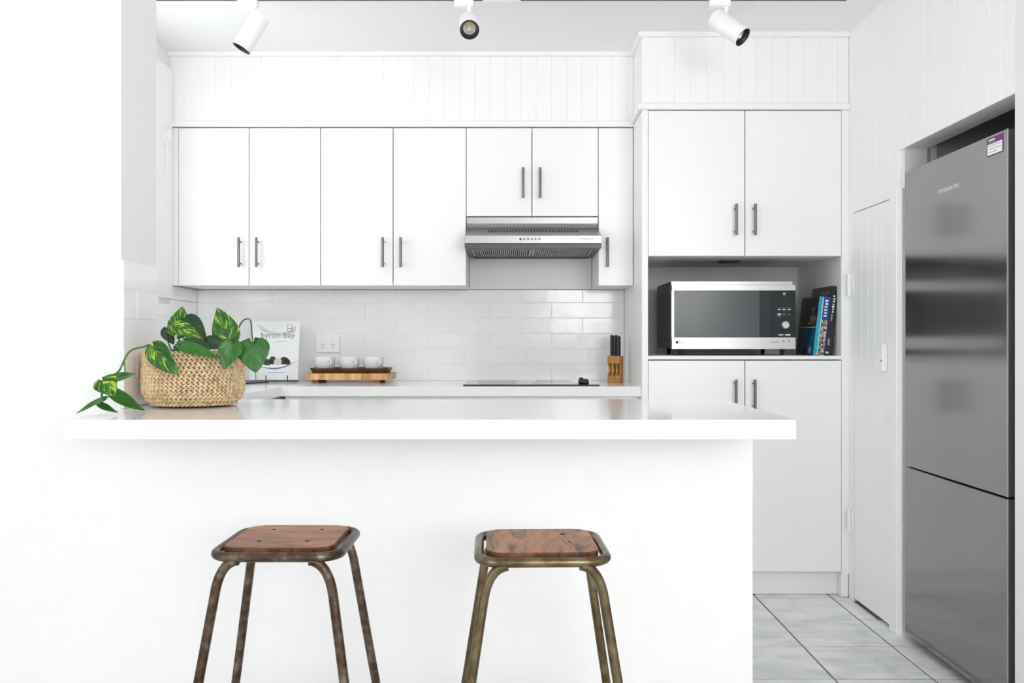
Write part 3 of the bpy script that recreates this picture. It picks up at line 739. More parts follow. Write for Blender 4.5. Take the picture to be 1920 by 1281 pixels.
# ------------------------------------------------------------------ power outlet
oy = YB-0.0055
ox0, ox1, oz0, oz1 = PX(592.5, oy), PX(637, oy), PZ(661, oy), PZ(631.5, oy)
gpo = thing('power_outlet', ((ox0+ox1)/2, oy, oz0), 'white double power outlet on the tiled splashback', 'power outlet')
gp_ = obj('plate', box(ox0, ox1, oy-0.010, oy-0.0003, oz0, oz1, bev=0.002), M_WHITEPL, gpo)
for px in (605.5, 624.5):
    xx = PX(px, oy)
    obj('switch', box(xx-0.006, xx+0.006, oy-0.014, oy-0.010, PZ(638.5, oy), PZ(634.5, oy), bev=0.001), M_WHITEPL, gp_)
    for dx, z, a in ((-0.0055, PZ(647, oy), 0.5), (0.0055, PZ(647, oy), -0.5), (0, PZ(652.5, oy), 0)):
        bm = box(-0.0011, 0.0011, -0.0006, 0, -0.0042, 0.0042); moved(bm, Matrix.Translation((xx+dx, oy-0.0100, z)) @ Matrix.Rotation(a, 4, 'Y')); obj('pin_slot', bm, M_DARK, gp_)

# ------------------------------------------------------------------ chopping board, tray, cups
by0 = 4.175; bx0, bx1 = PX(571.5, by0), PX(727, by0)
bz0, bz1 = CT+0.0150, CT+0.0455
cb = thing('chopping_board', ((bx0+bx1)/2, by0+0.11, CT), 'thick end-grain wooden chopping board on small feet', 'chopping board')
cuts = [0.0, .055, .11, .17, .235, .30, .355, .42, .48, .545, .615, .68, .74, .80, .865, .93, 1.0]
for ia in range(len(cuts)-1):
    a, b = bx0+(bx1-bx0)*cuts[ia], bx0+(bx1-bx0)*cuts[ia+1]
    t = random.random(); c = Vector((0.60, 0.27, 0.085)).lerp(Vector((0.86, 0.56, 0.26)), t)
    m = noisy('board_timber', [(0.3, tuple(c*0.80)), (0.7, tuple(c*1.05))], 20, (6, 1, 1), rough=0.5, rnd=True)
    obj('timber_block', box(a+0.0002, b-0.0002, by0, by0+0.22, bz0, bz1, bev=0.0008), m, cb)
M_BOARDEND = noisy('board_end_timber', [(0.3, (0.45, 0.30, 0.16)), (0.7, (0.66, 0.48, 0.28))], 30, rough=0.55)
obj('end_cap', prism([(bx1+0.0003, by0), (bx1+0.014, by0+0.03), (bx1+0.014, by0+0.20), (bx1+0.0003, by0+0.22)], 'z', bz0+0.002, bz1), M_BOARDEND, cb)
for fx in (bx0+0.045, bx1-0.055):
    for fy in (by0+0.012, by0+0.17):
        bm = bmesh.new(); add_box(bm, fx-0.018, fx+0.018, fy, fy+0.035, CT+0.0003, bz0-0.0003)
        for v in bm.verts:
            if v.co.z < CT+0.005: v.co.x = fx+(v.co.x-fx)*0.72
        obj('foot', bm, noisy('foot_timber', [(0.3, (0.16, 0.06, 0.022)), (0.7, (0.36, 0.17, 0.07))], 20, rough=0.5), cb)
M_TRAY = noisy('dark_tray_timber', [(0.3, (0.035, 0.012, 0.006)), (0.6, (0.10, 0.038, 0.016)), (0.8, (0.2, 0.09, 0.04))], 16, (1, 5, 5), rough=0.4)
ty0 = by0+0.015; ta, tb = PX(579.5, ty0), PX(728, ty0)
tz0, tz1 = bz1+0.0004, PZ(690.5, ty0)
bm = bmesh.new()
def rr_ring(cx, cy, w, d, r, z): return [bm.verts.new((cx+x, cy+y, z)) for x, y in rounded_rect(w, d, r, 5)]
cx, cy = (ta+tb)/2, ty0+0.085; w_, d_ = tb-ta, 0.17
rings = [rr_ring(cx, cy, w_-0.020, d_-0.02, 0.02, tz0), rr_ring(cx, cy, w_, d_, 0.024, tz1-0.004), rr_ring(cx, cy, w_, d_, 0.024, tz1), rr_ring(cx, cy, w_-0.012, d_-0.012, 0.02, tz1), rr_ring(cx, cy, w_-0.03, d_-0.03, 0.015, tz0+0.006)]
bm.faces.new(rings[0][::-1])
for A, B in zip(rings, rings[1:]):
    for k in range(len(A)): bm.faces.new((A[k], A[(k+1) % len(A)], B[(k+1) % len(A)], B[k]))
bm.faces.new(rings[-1]); bmesh.ops.recalc_face_normals(bm, faces=bm.faces)
tr = thing('serving_tray', (cx, cy, tz0), 'dark timber serving tray stacked on the chopping board', 'tray'); obj('tray_body', bm, M_TRAY, tr)
M_CUP = mat('white_cup_glaze', (0.86, 0.87, 0.88), 0.15)
cupz = tz0+0.0065
cup_h = PZ(669.5, cy) - cupz
def cup_prof(h):
    return [(0, 0), (0.026, 0), (0.030, 0.003), (0.040, 0.016), (0.0475, 0.034), (0.0510, h), (0.0485, h), (0.0455, 0.034), (0.037, 0.018), (0.02, 0.008), (0, 0.007)]
for k, px in enumerate((609.5, 655.5, 700.5)):
    c = Vector((PX(px, cy), cy, cupz))
    lab = ['white cup on the tray at the end near the cookbook', 'white cup in the middle of three on the dark tray', 'white cup on the tray at the end nearer the cooktop'][k]
    t = thing('cup', c, lab, 'cup', 'three white cups on the tray')
    obj('bowl', lathe(cup_prof(cup_h), 32, Matrix.Translation(c)), M_CUP, t, smooth=True)
    ang_ = -0.95
    pts = [(0.0465, 0.048), (0.058, 0.050), (0.066, 0.040), (0.062, 0.026), (0.043, 0.022)]
    dvec = Vector((math.cos(ang_), math.sin(ang_), 0))
    bm = tube(smooth_path([c + dvec*r + Vector((0, 0, z*cup_h/0.06)) for r, z in pts], 4), 0.0042, 8); obj('handle', bm, M_CUP, t, smooth=True)

# ------------------------------------------------------------------ knife block and knives
M_BLOCK = noisy('bamboo_block', [(0.3, (0.30, 0.125, 0.028)), (0.55, (0.47, 0.22, 0.06)), (0.75, (0.58, 0.30, 0.10))], 9, (9, 9, 1), rough=0.4)
kb0 = Vector((PX(1154, 4.21), 4.21, CT+0.0003))
kbl = thing('knife_block', kb0, 'honey coloured wooden knife block with waisted middle, beside the tall cabinet', 'knife block')
KR = Matrix.Translation(kb0) @ Matrix.Rotation(-0.42, 4, 'Z')
kw, kd, kh = 0.060, 0.060, 0.128
def kpart(name, bm, m): return obj(name, moved(bm, KR), m, kbl)
kpart('lower_band', box(-kw/2, kw/2, -kd/2, kd/2, 0, 0.036, bev=0.001), M_BLOCK)
def kband_top():
    bm = bmesh.new()
    add_box(bm, -kw/2, kw/2, -kd/2, -kd/2+0.012, 0.093, kh); add_box(bm, -kw/2, kw/2, kd/2-0.012, kd/2, 0.093, kh)
    add_box(bm, -kw/2, -kw/2+0.008, -kd/2+0.012, kd/2-0.012, 0.093, kh); add_box(bm, kw/2-0.008, kw/2, -kd/2+0.012, kd/2-0.012, 0.093, kh)
    add_box(bm, -kw/2+0.008, kw/2-0.008, -0.004, 0.004, 0.093, kh)
    return bm
kpart('upper_band', kband_top(), M_BLOCK)
def waist(x0, x1, d0, d1):
    n = 10; poly = []
    for k in range(n+1):
        t = k/n; z = 0.0362+t*0.0566; poly.append((d0+0.016*math.sin(PI*t), z))
    poly += [(d1, 0.0928), (d1, 0.0362)]
    return prism(poly, 'x', x0, x1)
for xx in (-0.030, -0.012, 0.006): kpart('slat', waist(xx, xx+0.011, -kd/2, 0.0), M_BLOCK)
kpart('back_post', waist(0.0235, 0.030, -kd/2+0.003, kd/2), M_BLOCK)
kpart('back_post', box(-0.016, 0.022, 0.012, kd/2, 0.0362, 0.0928), M_BLOCK)
M_BLADE = mat('knife_steel', (0.6, 0.6, 0.6), 0.25, 1.0)
kn = 0
for r, dy in enumerate((-0.011, 0.011)):
    for c_, dx in enumerate((-0.0155, 0.0, 0.0155)):
        hh = 0.098 - 0.004*((kn*3) % 4)/2
        o0 = KR @ Vector((dx, dy, kh))
        lab = 'black handled knife standing in the wooden knife block'
        t = thing('kitchen_knife', o0, lab, 'knife', 'knives in the block')
        prof = [(-0.0050, 0.0), (-0.0052, hh*0.6), (-0.0045, hh*0.85), (-0.0056, hh*0.97), (-0.0035, hh), (0.0035, hh), (0.0056, hh*0.97), (0.0045, hh*0.85), (0.0052, hh*0.6), (0.0050, 0.0)]
        bm = prism([(x_, z_+kh+0.0005) for x_, z_ in prof], 'y', dy-0.0062, dy+0.0062); bmesh.ops.translate(bm, vec=(dx, 0, 0), verts=bm.verts)
        h_ = obj('handle', moved(bm, KR), M_BLACKPL, t)
        for zz in (0.03, 0.055, 0.08):
            obj('rivet', moved(box(dx-0.0056, dx-0.0048, dy-0.0015, dy+0.0015, kh+zz*hh/0.1-0.0015, kh+zz*hh/0.1+0.0015), KR), M_BLADE, h_)
        obj('blade', moved(box(dx-0.0008, dx+0.0008, dy-0.006, dy+0.006, 0.0945, kh+0.0004), KR), M_BLADE, t)
        kn += 1
o0 = KR @ Vector((-0.0205, -0.0, kh))

# ------------------------------------------------------------------ cookbook on a wire stand
bky = 4.27
M_COVER = noisy('pale_photo_cover', [(0.35, (0.74, 0.76, 0.78)), (0.6, (0.84, 0.85, 0.86)), (0.8, (0.88, 0.88, 0.88))], 5, rough=0.35)
tilt = 0.20
cw, ch = (PX(558, bky)-PX(468, bky)), 0.288
cbx = PX(513, bky)
ck_z = CT+0.012
KM = Matrix.Translation((cbx, bky, ck_z)) @ Matrix.Rotation(0.05, 4, 'Z') @ Matrix.Rotation(-tilt, 4, 'X')
ckb = thing('cookbook', (cbx, bky+0.02, CT), 'pale cookbook with a plate of food on its cover, propped on a wire stand', 'book')
cov = obj('cover', moved(box(-cw/2, cw/2, 0, 0.002, 0, ch), KM), M_COVER, ckb)
obj('pages', moved(box(-cw/2+0.003, cw/2-0.003, 0.0022, 0.011, 0.002, ch-0.002), KM), mat('page_edges', (0.82, 0.81, 0.78), 0.8), ckb)
obj('back_cover', moved(box(-cw/2, cw/2, 0.0112, 0.013, 0, ch), KM), M_COVER, ckb)
def cprint(name, bm, m): return obj(name, moved(bm, KM), m, cov)
bm = fit_text('byron bay', 0.162, 0.036, spacing=1.02); moved(bm, Matrix.Translation((0.012, -0.0005, 0.215)) @ FRONT); cprint('title_lettering', bm, M_INKG)
bm = tube([(0.0, 0, 0)]*0 or [(0.067+0.011*math.cos(a*PI/8), -0.0006, 0.262+0.011*math.sin(a*PI/8)) for a in range(16)], 0.0011, 4, closed=True); cprint('emblem', bm, M_INKG)
bm = tube([(0.067+0.013*math.cos(a*PI/8), -0.0006, 0.244+0.009*math.sin(a*PI/8)) for a in range(16)], 0.0011, 4, closed=True); cprint('emblem', bm, M_INKG)
def flatpoly(pts, d=0.0004):
    return prism(pts, 'y', -d, 0)
for k in range(7): cprint('subtitle_mark', box(0.005+k*0.008, 0.0105+k*0.008, -0.0004, 0, 0.186, 0.1885), M_INKG)
for k in range(11): cprint('caption_mark', box(-0.030+k*0.0075, -0.0245+k*0.0075, -0.0004, 0, 0.0345, 0.0365), M_INKG)
# misty hill photograph at the head of the cover
def blob_poly(cx, cz, rx, rz, n, seed, jit=.22):
    rr = random.Random(seed); return [(cx+rx*math.cos(2*PI*k/n)*(1-rr.random()*jit), cz+rz*math.sin(2*PI*k/n)*(1-rr.random()*jit)) for k in range(n)]
cprint('cover_photo', flatpoly([(-0.09, ch-0.012), (-0.06, ch-0.030), (-0.03, ch-0.048), (0.02, ch-0.058), (0.06, ch-0.05), (0.095, ch-0.02), (0.095, ch-0.055), (0.05, ch-0.072), (-0.03, ch-0.066), (-0.07, ch-0.045)], 0.0002), mat('misty_print', (0.58, 0.57, 0.56), 0.4))
arc0 = [(-0.075+0.185*t, 0.066-0.010*math.sin(PI*t)+0.030*t**3) for t in [k/14 for k in range(15)]]
cprint('plate_print', flatpoly([(x_, z_+0.012-0.006*abs(2*k/14-1)) for k, (x_, z_) in enumerate(arc0)] + arc0[::-1], 0.0003), mat('white_plate_print', (0.86, 0.88, 0.9), 0.4))
cprint('plate_rim_print', flatpoly([(x_, z_) for x_, z_ in arc0] + [(x_, z_-0.006*math.sin(PI*k/14)-0.001) for k, (x_, z_) in list(enumerate(arc0))[::-1]], 0.0004), mat('blue_rim_print', (0.10, 0.15, 0.30), 0.4))
M_FOOD = noisy('dark_greens_print', [(0.3, (0.008, 0.016, 0.008)), (0.6, (0.03, 0.045, 0.02)), (0.75, (0.15, 0.09, 0.06))], 120, rough=0.5)
for k, (x_, z_, rx, rz) in enumerate(((-0.035, 0.086, 0.028, 0.017), (-0.008, 0.095, 0.02, 0.021), (0.045, 0.092, 0.026, 0.021), (0.062, 0.086, 0.018, 0.015))): cprint('food_print', flatpoly(blob_poly(x_, z_, rx, rz, 16, 20+k), 0.0005), M_FOOD)
cprint('food_print', flatpoly(blob_poly(0.016, 0.088, 0.020, 0.021, 14, 31), 0.0006), mat('pale_food_print', (0.62, 0.58, 0.53), 0.5))
# wire stand
ws = thing('cookbook_stand', (cbx, 4.27, CT), 'black wire stand holding up the pale cookbook', 'book stand')
zf = CT+0.0035; wr_ = 0.0028
obj('front_rail', tube([(PX(456, 4.245), 4.245, CT+0.0075), (PX(560, 4.245), 4.245, CT+0.0075)], wr_, 8), M_BLACKPL, ws)
for px in (501, 541):
    x_ = PX(px, 4.235); obj('hook', tube(smooth_path([(x_, 4.245, CT+0.0075), (x_+0.001, 4.222, CT+0.0065), (x_+0.001, 4.212, CT+0.012), (x_, 4.213, CT+0.036)], 4), 0.0024, 8), M_BLACKPL, ws)
    obj('rear_leg', tube([(x_, 4.245, CT+0.0075), (x_, 4.30, CT+0.005), (x_, 4.39, CT+0.0035), (x_, 4.395, CT+0.006), (x_, 4.375, CT+0.12), (x_, 4.355, CT+0.2)], 0.0024, 8), M_BLACKPL, ws)
# loose wire trivet beside the stand
wv = thing('wire_trivet', (PX(490, 4.1), 4.1, CT), 'flat black wire rack lying on the worktop behind the basket', 'trivet')
ry0, ry1 = 4.02, 4.20; rx0, rx1 = PX(400, 4.05), PX(512, 4.2)-0.02
obj('rim_wire', tube([(rx0, ry0, zf), (rx1-0.10, ry0, zf), (rx1, ry1, zf), (rx0, ry1, zf)], 0.0026, 8, closed=True), M_BLACKPL, wv)
for k in range(4):
    yy = ry0 + 0.036*(k+1)
    obj('cross_wire', tube([(rx0, yy, zf), (rx1-0.1+0.1*(yy-ry0)/(ry1-ry0), yy, zf)], 0.0018, 6), M_BLACKPL, wv)

# ------------------------------------------------------------------ track lighting
ty_ = 3.44; tzb = PZ(2.6, ty_+0.017)
trk = thing('light_track', (0.0, ty_, tzb), 'slim ceiling light track running across the kitchen', 'light track')
tX0, tX1 = -1.75, PX(1588, ty_)
bm = bmesh.new(); add_box(bm, tX0, tX1, ty_-0.017, ty_-0.008, tzb, CEIL); add_box(bm, tX0, tX1, ty_+0.0145, ty_+0.017, tzb, CEIL); add_box(bm, tX0, tX1, ty_-0.008, ty_+0.0145, tzb+0.012, CEIL)
obj('rail', bm, M_WHITEPL, trk)
obj('conductor_slot', box(tX0, tX1, ty_-0.0078, ty_+0.0143, tzb+0.0004, tzb+0.0118), M_TRACK, trk)
obj('end_cap', box(tX1, tX1+0.006, ty_-0.018, ty_+0.018, tzb-0.002, CEIL), M_WHITEPL, trk)
obj('live_end', box(PX(905, ty_), PX(976, ty_), ty_-0.019, ty_+0.019, PZ(7.5, ty_+0.019), tzb-0.0002, bev=0.002), M_WHITEPL, trk)

M_LED = mat('spot_reflector', (0.62, 0.62, 0.63), 0.3, 0.6)
M_CHIP = mat('yellow_led_chip', (0.75, 0.52, 0.16), 0.5)
def spot(ax0, ax1, stem_px, top_px, top_Y, axis, L, R, label, mouth_r=None):
    """adapter from pixel ax0 to ax1, cylinder from its top centre along axis"""
    ztop = tzb-0.0002; zad = PZ(10, ty_-0.018)
    root = thing('spotlight', ((PX(ax0, ty_)+PX(ax1, ty_))/2, ty_, ztop-0.2), label, 'spotlight', None)
    obj('adapter', box(PX(ax0, ty_), PX(ax1, ty_), ty_-0.018, ty_+0.018, zad, ztop, bev=0.002), M_WHITEPL, root)
    top = P(top_px[0], top_px[1], top_Y); axis = Vector(axis).normalized()
    stem_top = Vector((PX(stem_px, ty_), ty_, zad+0.003))
    bm = tube([stem_top, stem_top-Vector((0, 0, 0.018)), top+axis*0.02], 0.009, 12); obj('stem', bm, M_WHITEPL, root, smooth=True)
    q = axis.to_track_quat('Z', 'Y').to_matrix().to_4x4(); M = Matrix.Translation(top) @ q
    obj('lamp_body', lathe([(0, 0), (R*0.90, 0), (R*0.97, 0.003), (R, 0.008), (R, L-0.001), (R*0.985, L), (R*0.93, L), (R*0.93, 0.03), (0, 0.03)], 40, M), M_WHITEPL, root, smooth=True)
    rg = obj('black_baffle', lathe([(R*0.98, L+0.0006), (R*0.93, L+0.0006), (R*0.64, L-0.018), (R*0.64, L-0.022), (R*0.925, L-0.022), (R*0.926, L-0.0005)], 40, M), M_BLACKPL, root, smooth=True)
    obj('reflector', lathe([(R*0.635, L-0.019), (R*0.52, L-0.027), (R*0.3, L-0.036), (0, L-0.039)], 32, M), M_LED, root, smooth=True)
    obj('led_chip', lathe([(0, L-0.0335), (R*0.17, L-0.0335), (R*0.17, L-0.037), (0, L-0.038)], 16, M), M_CHIP, root)
    return root
spot(447, 484, 476, (490, 30), ty_+0.005, (-0.066, -0.012, -0.118), 0.150, 0.0375, 'white cylinder spotlight swung toward the left wall, its black mouth just visible')
spot(852, 888, 880, (879, 38), ty_+0.02, (0.008, -0.105, -0.075), 0.125, 0.0375, 'white cylinder spotlight facing into the room, mounted beside the track connector')
spot(1329, 1368, 1362, (1340, 33), ty_+0.02, (0.090, -0.062, -0.095), 0.150, 0.0375, 'white cylinder spotlight aimed at the fridge side, in front of the tall cabinet')

# ------------------------------------------------------------------ bar stools
def metal_mat(name, c0, c1, c2, scale, metal=0.85, rough=0.36):
    m = noisy(name, [(0.28, c0), (0.5, c1), (0.72, c2)], scale, rough=rough, metal=metal, bmp=0.12, bdist=0.002, detail=8, rnd=True)
    return m
M_RUST = metal_mat('rusty_dark_steel', (0.035, 0.015, 0.008), (0.085, 0.055, 0.036), (0.21, 0.18, 0.15), 34, 0.75, 0.34)
M_BRASS = metal_mat('aged_bronze_steel', (0.055, 0.036, 0.016), (0.135, 0.10, 0.055), (0.25, 0.205, 0.13), 20, 0.9, 0.27)
def wood_seat(name, a, b, c, sc, vs):
    m = mat(name, (1, 1, 1), 0.38); v = coords(m, vs)
    f = noise(m, v, sc, 6, 0.65, 1.4); f2 = noise(m, v, sc*7, 4, 0.6, 0.2)
    mx = nd(m, 'ShaderNodeMath', operation='MULTIPLY_ADD'); mx.inputs[1].default_value = 0.25
    ln(m, f2, mx.inputs[0]); ln(m, f, mx.inputs[2])
    ln(m, ramp(m, mx.outputs[0], [(0.50, a), (0.60, b), (0.74, c)]), bsdf(m).inputs['Base Color']); bump(m, f2, 0.08, 0.002)
    return m
M_SEAT1 = wood_seat('reddish_seat_timber', (0.11, 0.035, 0.014), (0.30, 0.105, 0.036), (0.44, 0.19, 0.075), 4.0, (1, 3.5, 1))
M_SEAT2 = wood_seat('streaked_seat_timber', (0.055, 0.020, 0.010), (0.26, 0.095, 0.036), (0.40, 0.17, 0.065), 5.0, (4.0, 1, 1))
M_SEATEDGE = wood_seat('stained_shaded_seat_edge', (0.03, 0.010, 0.005), (0.10, 0.034, 0.012), (0.20, 0.075, 0.028), 6.0, (4.0, 1, 1))  # darker stain, with shade put into the colour of the seat's sides
ST_Z = 0.639
def stool(cx, cy, mm, ms, label, screws, lab_seat, weld=False, yaw=0.0):
    root = thing('bar_stool', (cx, cy, 0), label, 'stool', 'stools at the breakfast bar')
    ow = 0.300; tr_ = 0.0108
    M = Matrix.Translation((cx, cy, 0)) @ Matrix.Rotation(yaw, 4, 'Z')
    pts = [(x, y, ST_Z) for x, y in rounded_rect(ow-2*tr_, ow-2*tr_, 0.052, 8)]
    obj('seat_ring', moved(tube(pts, tr_, 14, closed=True), M), mm, root, smooth='full')
    # timber seat dropped into the ring on a flat support
    prof = rounded_rect(0.246, 0.246, 0.042, 6)
    bm = prism(prof, 'z', ST_Z-0.004, ST_Z+0.0165)
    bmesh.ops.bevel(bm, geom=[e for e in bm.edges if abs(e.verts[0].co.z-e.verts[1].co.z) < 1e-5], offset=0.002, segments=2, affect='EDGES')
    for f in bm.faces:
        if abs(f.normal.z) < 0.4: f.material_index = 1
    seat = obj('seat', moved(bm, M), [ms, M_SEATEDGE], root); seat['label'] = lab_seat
    for (sx, sy, rr) in screws:
        bm = lathe([(0, 0.0006), (rr*0.8, 0.0008), (rr, 0)], 12, Matrix.Translation((sx, sy, ST_Z+0.0165)))
        obj('screw', moved(bm, M), M_DARK, seat)
    bm = bmesh.new()
    for s in (-1, 1): add_box(bm, -0.118, 0.118, s*0.085-0.012, s*0.085+0.012, ST_Z-0.0085, ST_Z-0.0045)
    bm2 = bm
    obj('seat_support', moved(bm2, M), mm, root)
    for s in (-1, 1):
        fa = s*(ow/2-tr_)
        # underframe bar joining the two legs of this side, under the ring
        for sx in (-1, 1):
            tx_, ty2 = sx*0.121, s*0.128
            fx_, fy_ = sx*0.215, s*0.195
            top = Vector((sx*0.078, s*(ow/2-tr_-0.001), ST_Z-0.0070))
            foot = Vector((fx_, fy_, 0.0)); kn_ = Vector((tx_, ty2, ST_Z-0.030))
            d = (foot-kn_).normalized()
            path = [top]
            c0, c1, c2 = top, Vector((tx_*0.985, s*0.132, ST_Z-0.0135)), kn_ + d*0.055
            for k in range(1, 8):
                t = k/8; path.append(c0*(1-t)**2 + c1*2*t*(1-t) + c2*t*t)
            path += [c2, kn_ + d*0.3, foot + Vector((0, 0, 0.012))]
            lg = obj('leg', moved(tube(path, 0.0108, 14), M), mm, root, smooth=True)
            obj('rubber_foot', moved(lathe([(0, 0.0), (0.013, 0.0), (0.0135, 0.014), (0, 0.014)], 14, Matrix.Translation((fx_, fy_, 0.0))), M), M_BLACKPL, lg)
    # lower brace ring
    zb_ = 0.22; u = 1-(zb_/(ST_Z-0.03))
    hx_, hy_ = 0.121+(0.215-0.121)*u, 0.128+(0.195-0.128)*u
    for s in (-1, 1):
        obj('stretcher', moved(tube([(-hx_, s*hy_, zb_), (hx_, s*hy_, zb_)], 0.008, 10), M), mm, root, smooth=True)
        obj('stretcher', moved(tube([(s*hx_, -hy_, zb_), (s*hx_, hy_, zb_)], 0.008, 10), M), mm, root, smooth=True)
    return root
stool(-0.520, 2.075, M_RUST, M_SEAT1, 'rusty dark tube steel stool with reddish timber seat and four screws, below the plant', [(-0.055, 0.07, .0055), (0.062, 0.07, .0055), (-0.055, -0.055, .0055), (0.055, -0.055, .0055)], 'reddish timber seat with four dark screws', yaw=0.0)
stool(0.0643, 2.030, M_BRASS, M_SEAT2, 'bronze tube steel stool with darker streaked timber seat', [(0.055, 0.06, .0060), (0.065, -0.02, .0045)], 'streaked brown timber seat', yaw=0.03)

# ------------------------------------------------------------------ potted plant in a woven basket
pc = Vector((-0.974, 2.722, CT))
pl = thing('potted_plant', pc, 'trailing variegated pothos in a woven jute basket at the end of the bar', 'potted plant')
M_JUTE = noisy('woven_jute', [(0.25, (0.36, 0.22, 0.10)), (0.5, (0.70, 0.52, 0.31)), (0.75, (0.92, 0.77, 0.55))], 55, rough=0.85, rnd=True, bmp=0.3, bdist=0.002, detail=6)
rows_n = 14; zr0, zr1 = CT+0.0065, CT+0.167
def pot_r(t): return 0.1435 + 0.004*math.sin(PI*min(1, t*1.1)) - (0.026*(1-t/0.30)**2.2 if t < 0.30 else 0) - 0.001*t
rowh = (zr1-zr0)/rows_n
basket = obj('basket', lathe([(0, CT+0.0015), (0.10, CT+0.0015), (pot_r(0.05)-0.008, CT+0.006), (pot_r(0.2)-0.006, CT+0.03), (pot_r(0.6)-0.006, CT+0.1), (pot_r(1)-0.006, zr1-0.004), (pot_r(1)-0.012, zr1-0.004), (0.125, CT+0.12), (0, CT+0.12)], 48, Matrix.Translation((pc.x, pc.y, 0))), [mat('basket_liner', (0.20, 0.13, 0.07), 0.9)], pl)
for r in range(rows_n):
    t = (r+0.5)/rows_n; R_ = pot_r(t); z = zr0+rowh*(r+0.5); n_ = 64
    verts, faces = [], []
    ph = random.random()
    bm = bmesh.new()
    for k in range(n_):
        for s in (-1, 1):
            a = 2*PI*(k+ph+(0.25 if s > 0 else 0))/n_
            ctr = Vector((pc.x+R_*math.cos(a), pc.y+R_*math.sin(a), z+s*rowh*0.22))
            tang = Vector((-math.sin(a), math.cos(a), 0)); rad = Vector((math.cos(a), math.sin(a), 0)); up = Vector((0, 0, 1))
            ax = (tang*0.85 - up*s*0.52).normalized(); bx = rad; cxv = ax.cross(bx)
            la, lb, lc = 0.0098, 0.0050+random.uniform(-.0008, .0006), 0.0040
            rings_ = []
            for i in range(5):
                u = -1+2*i/4
                if i in (0, 4): rings_.append([bm.verts.new(ctr+ax*la*u)])
                else:
                    w = math.sqrt(1-u*u); rings_.append([bm.verts.new(ctr+ax*la*u+bx*lb*w*math.cos(q*PI/3)+cxv*lc*w*math.sin(q*PI/3)) for q in range(6)])
            for A, B in zip(rings_, rings_[1:]):
                for q in range(6):
                    if len(A) == 1: bm.faces.new((A[0], B[(q+1) % 6], B[q]))
                    elif len(B) == 1: bm.faces.new((A[q], A[(q+1) % 6], B[0]))
                    else: bm.faces.new((A[q], A[(q+1) % 6], B[(q+1) % 6], B[q]))
    bmesh.ops.recalc_face_normals(bm, faces=bm.faces)
    obj('rope_coil', bm, M_JUTE, basket, smooth='full')
obj('soil', lathe([(0, CT+0.122), (0.124, CT+0.122), (0.122, CT+0.1215), (0, CT+0.1215)], 32, Matrix.Translation((pc.x, pc.y, 0))), noisy('potting_soil', [(0.3, (0.015, 0.01, 0.006)), (0.7, (0.05, 0.035, 0.02))], 60, rough=0.95), pl)

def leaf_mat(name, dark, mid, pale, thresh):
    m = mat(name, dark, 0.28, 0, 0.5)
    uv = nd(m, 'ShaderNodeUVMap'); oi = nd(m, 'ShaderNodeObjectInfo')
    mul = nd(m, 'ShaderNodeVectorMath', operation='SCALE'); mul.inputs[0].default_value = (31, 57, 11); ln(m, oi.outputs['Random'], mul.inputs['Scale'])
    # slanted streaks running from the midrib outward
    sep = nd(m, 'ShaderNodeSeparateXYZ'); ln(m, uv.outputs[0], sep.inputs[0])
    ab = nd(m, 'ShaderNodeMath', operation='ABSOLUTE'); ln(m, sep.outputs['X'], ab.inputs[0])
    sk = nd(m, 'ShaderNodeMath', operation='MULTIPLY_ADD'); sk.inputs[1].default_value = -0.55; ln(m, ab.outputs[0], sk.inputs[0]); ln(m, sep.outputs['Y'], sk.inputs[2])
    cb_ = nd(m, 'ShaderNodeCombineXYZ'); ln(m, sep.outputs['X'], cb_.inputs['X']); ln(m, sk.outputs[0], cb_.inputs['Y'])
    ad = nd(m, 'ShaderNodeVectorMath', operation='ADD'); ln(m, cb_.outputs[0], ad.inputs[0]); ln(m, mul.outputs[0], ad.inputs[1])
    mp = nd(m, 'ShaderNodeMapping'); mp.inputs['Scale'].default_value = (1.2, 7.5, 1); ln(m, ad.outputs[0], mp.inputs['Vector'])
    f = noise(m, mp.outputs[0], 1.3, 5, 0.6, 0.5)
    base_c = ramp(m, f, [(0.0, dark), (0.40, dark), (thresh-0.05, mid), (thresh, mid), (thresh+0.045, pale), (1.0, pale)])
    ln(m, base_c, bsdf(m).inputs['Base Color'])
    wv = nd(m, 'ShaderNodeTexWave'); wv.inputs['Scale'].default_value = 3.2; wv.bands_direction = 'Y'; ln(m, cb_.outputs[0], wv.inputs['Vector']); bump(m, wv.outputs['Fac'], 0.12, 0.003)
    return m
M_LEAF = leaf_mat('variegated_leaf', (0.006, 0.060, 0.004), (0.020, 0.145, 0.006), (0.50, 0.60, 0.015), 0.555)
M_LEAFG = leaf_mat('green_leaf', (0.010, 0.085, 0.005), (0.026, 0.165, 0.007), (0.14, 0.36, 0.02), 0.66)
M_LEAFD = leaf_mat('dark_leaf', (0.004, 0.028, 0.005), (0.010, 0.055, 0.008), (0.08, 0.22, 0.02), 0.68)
M_STEM = noisy('green_stem', [(0.3, (0.05, 0.13, 0.015)), (0.7, (0.14, 0.26, 0.04))], 30, rough=0.4)
M_STEMD = noisy('brown_green_stem', [(0.3, (0.03, 0.05, 0.012)), (0.7, (0.10, 0.13, 0.03))], 30, rough=0.5)

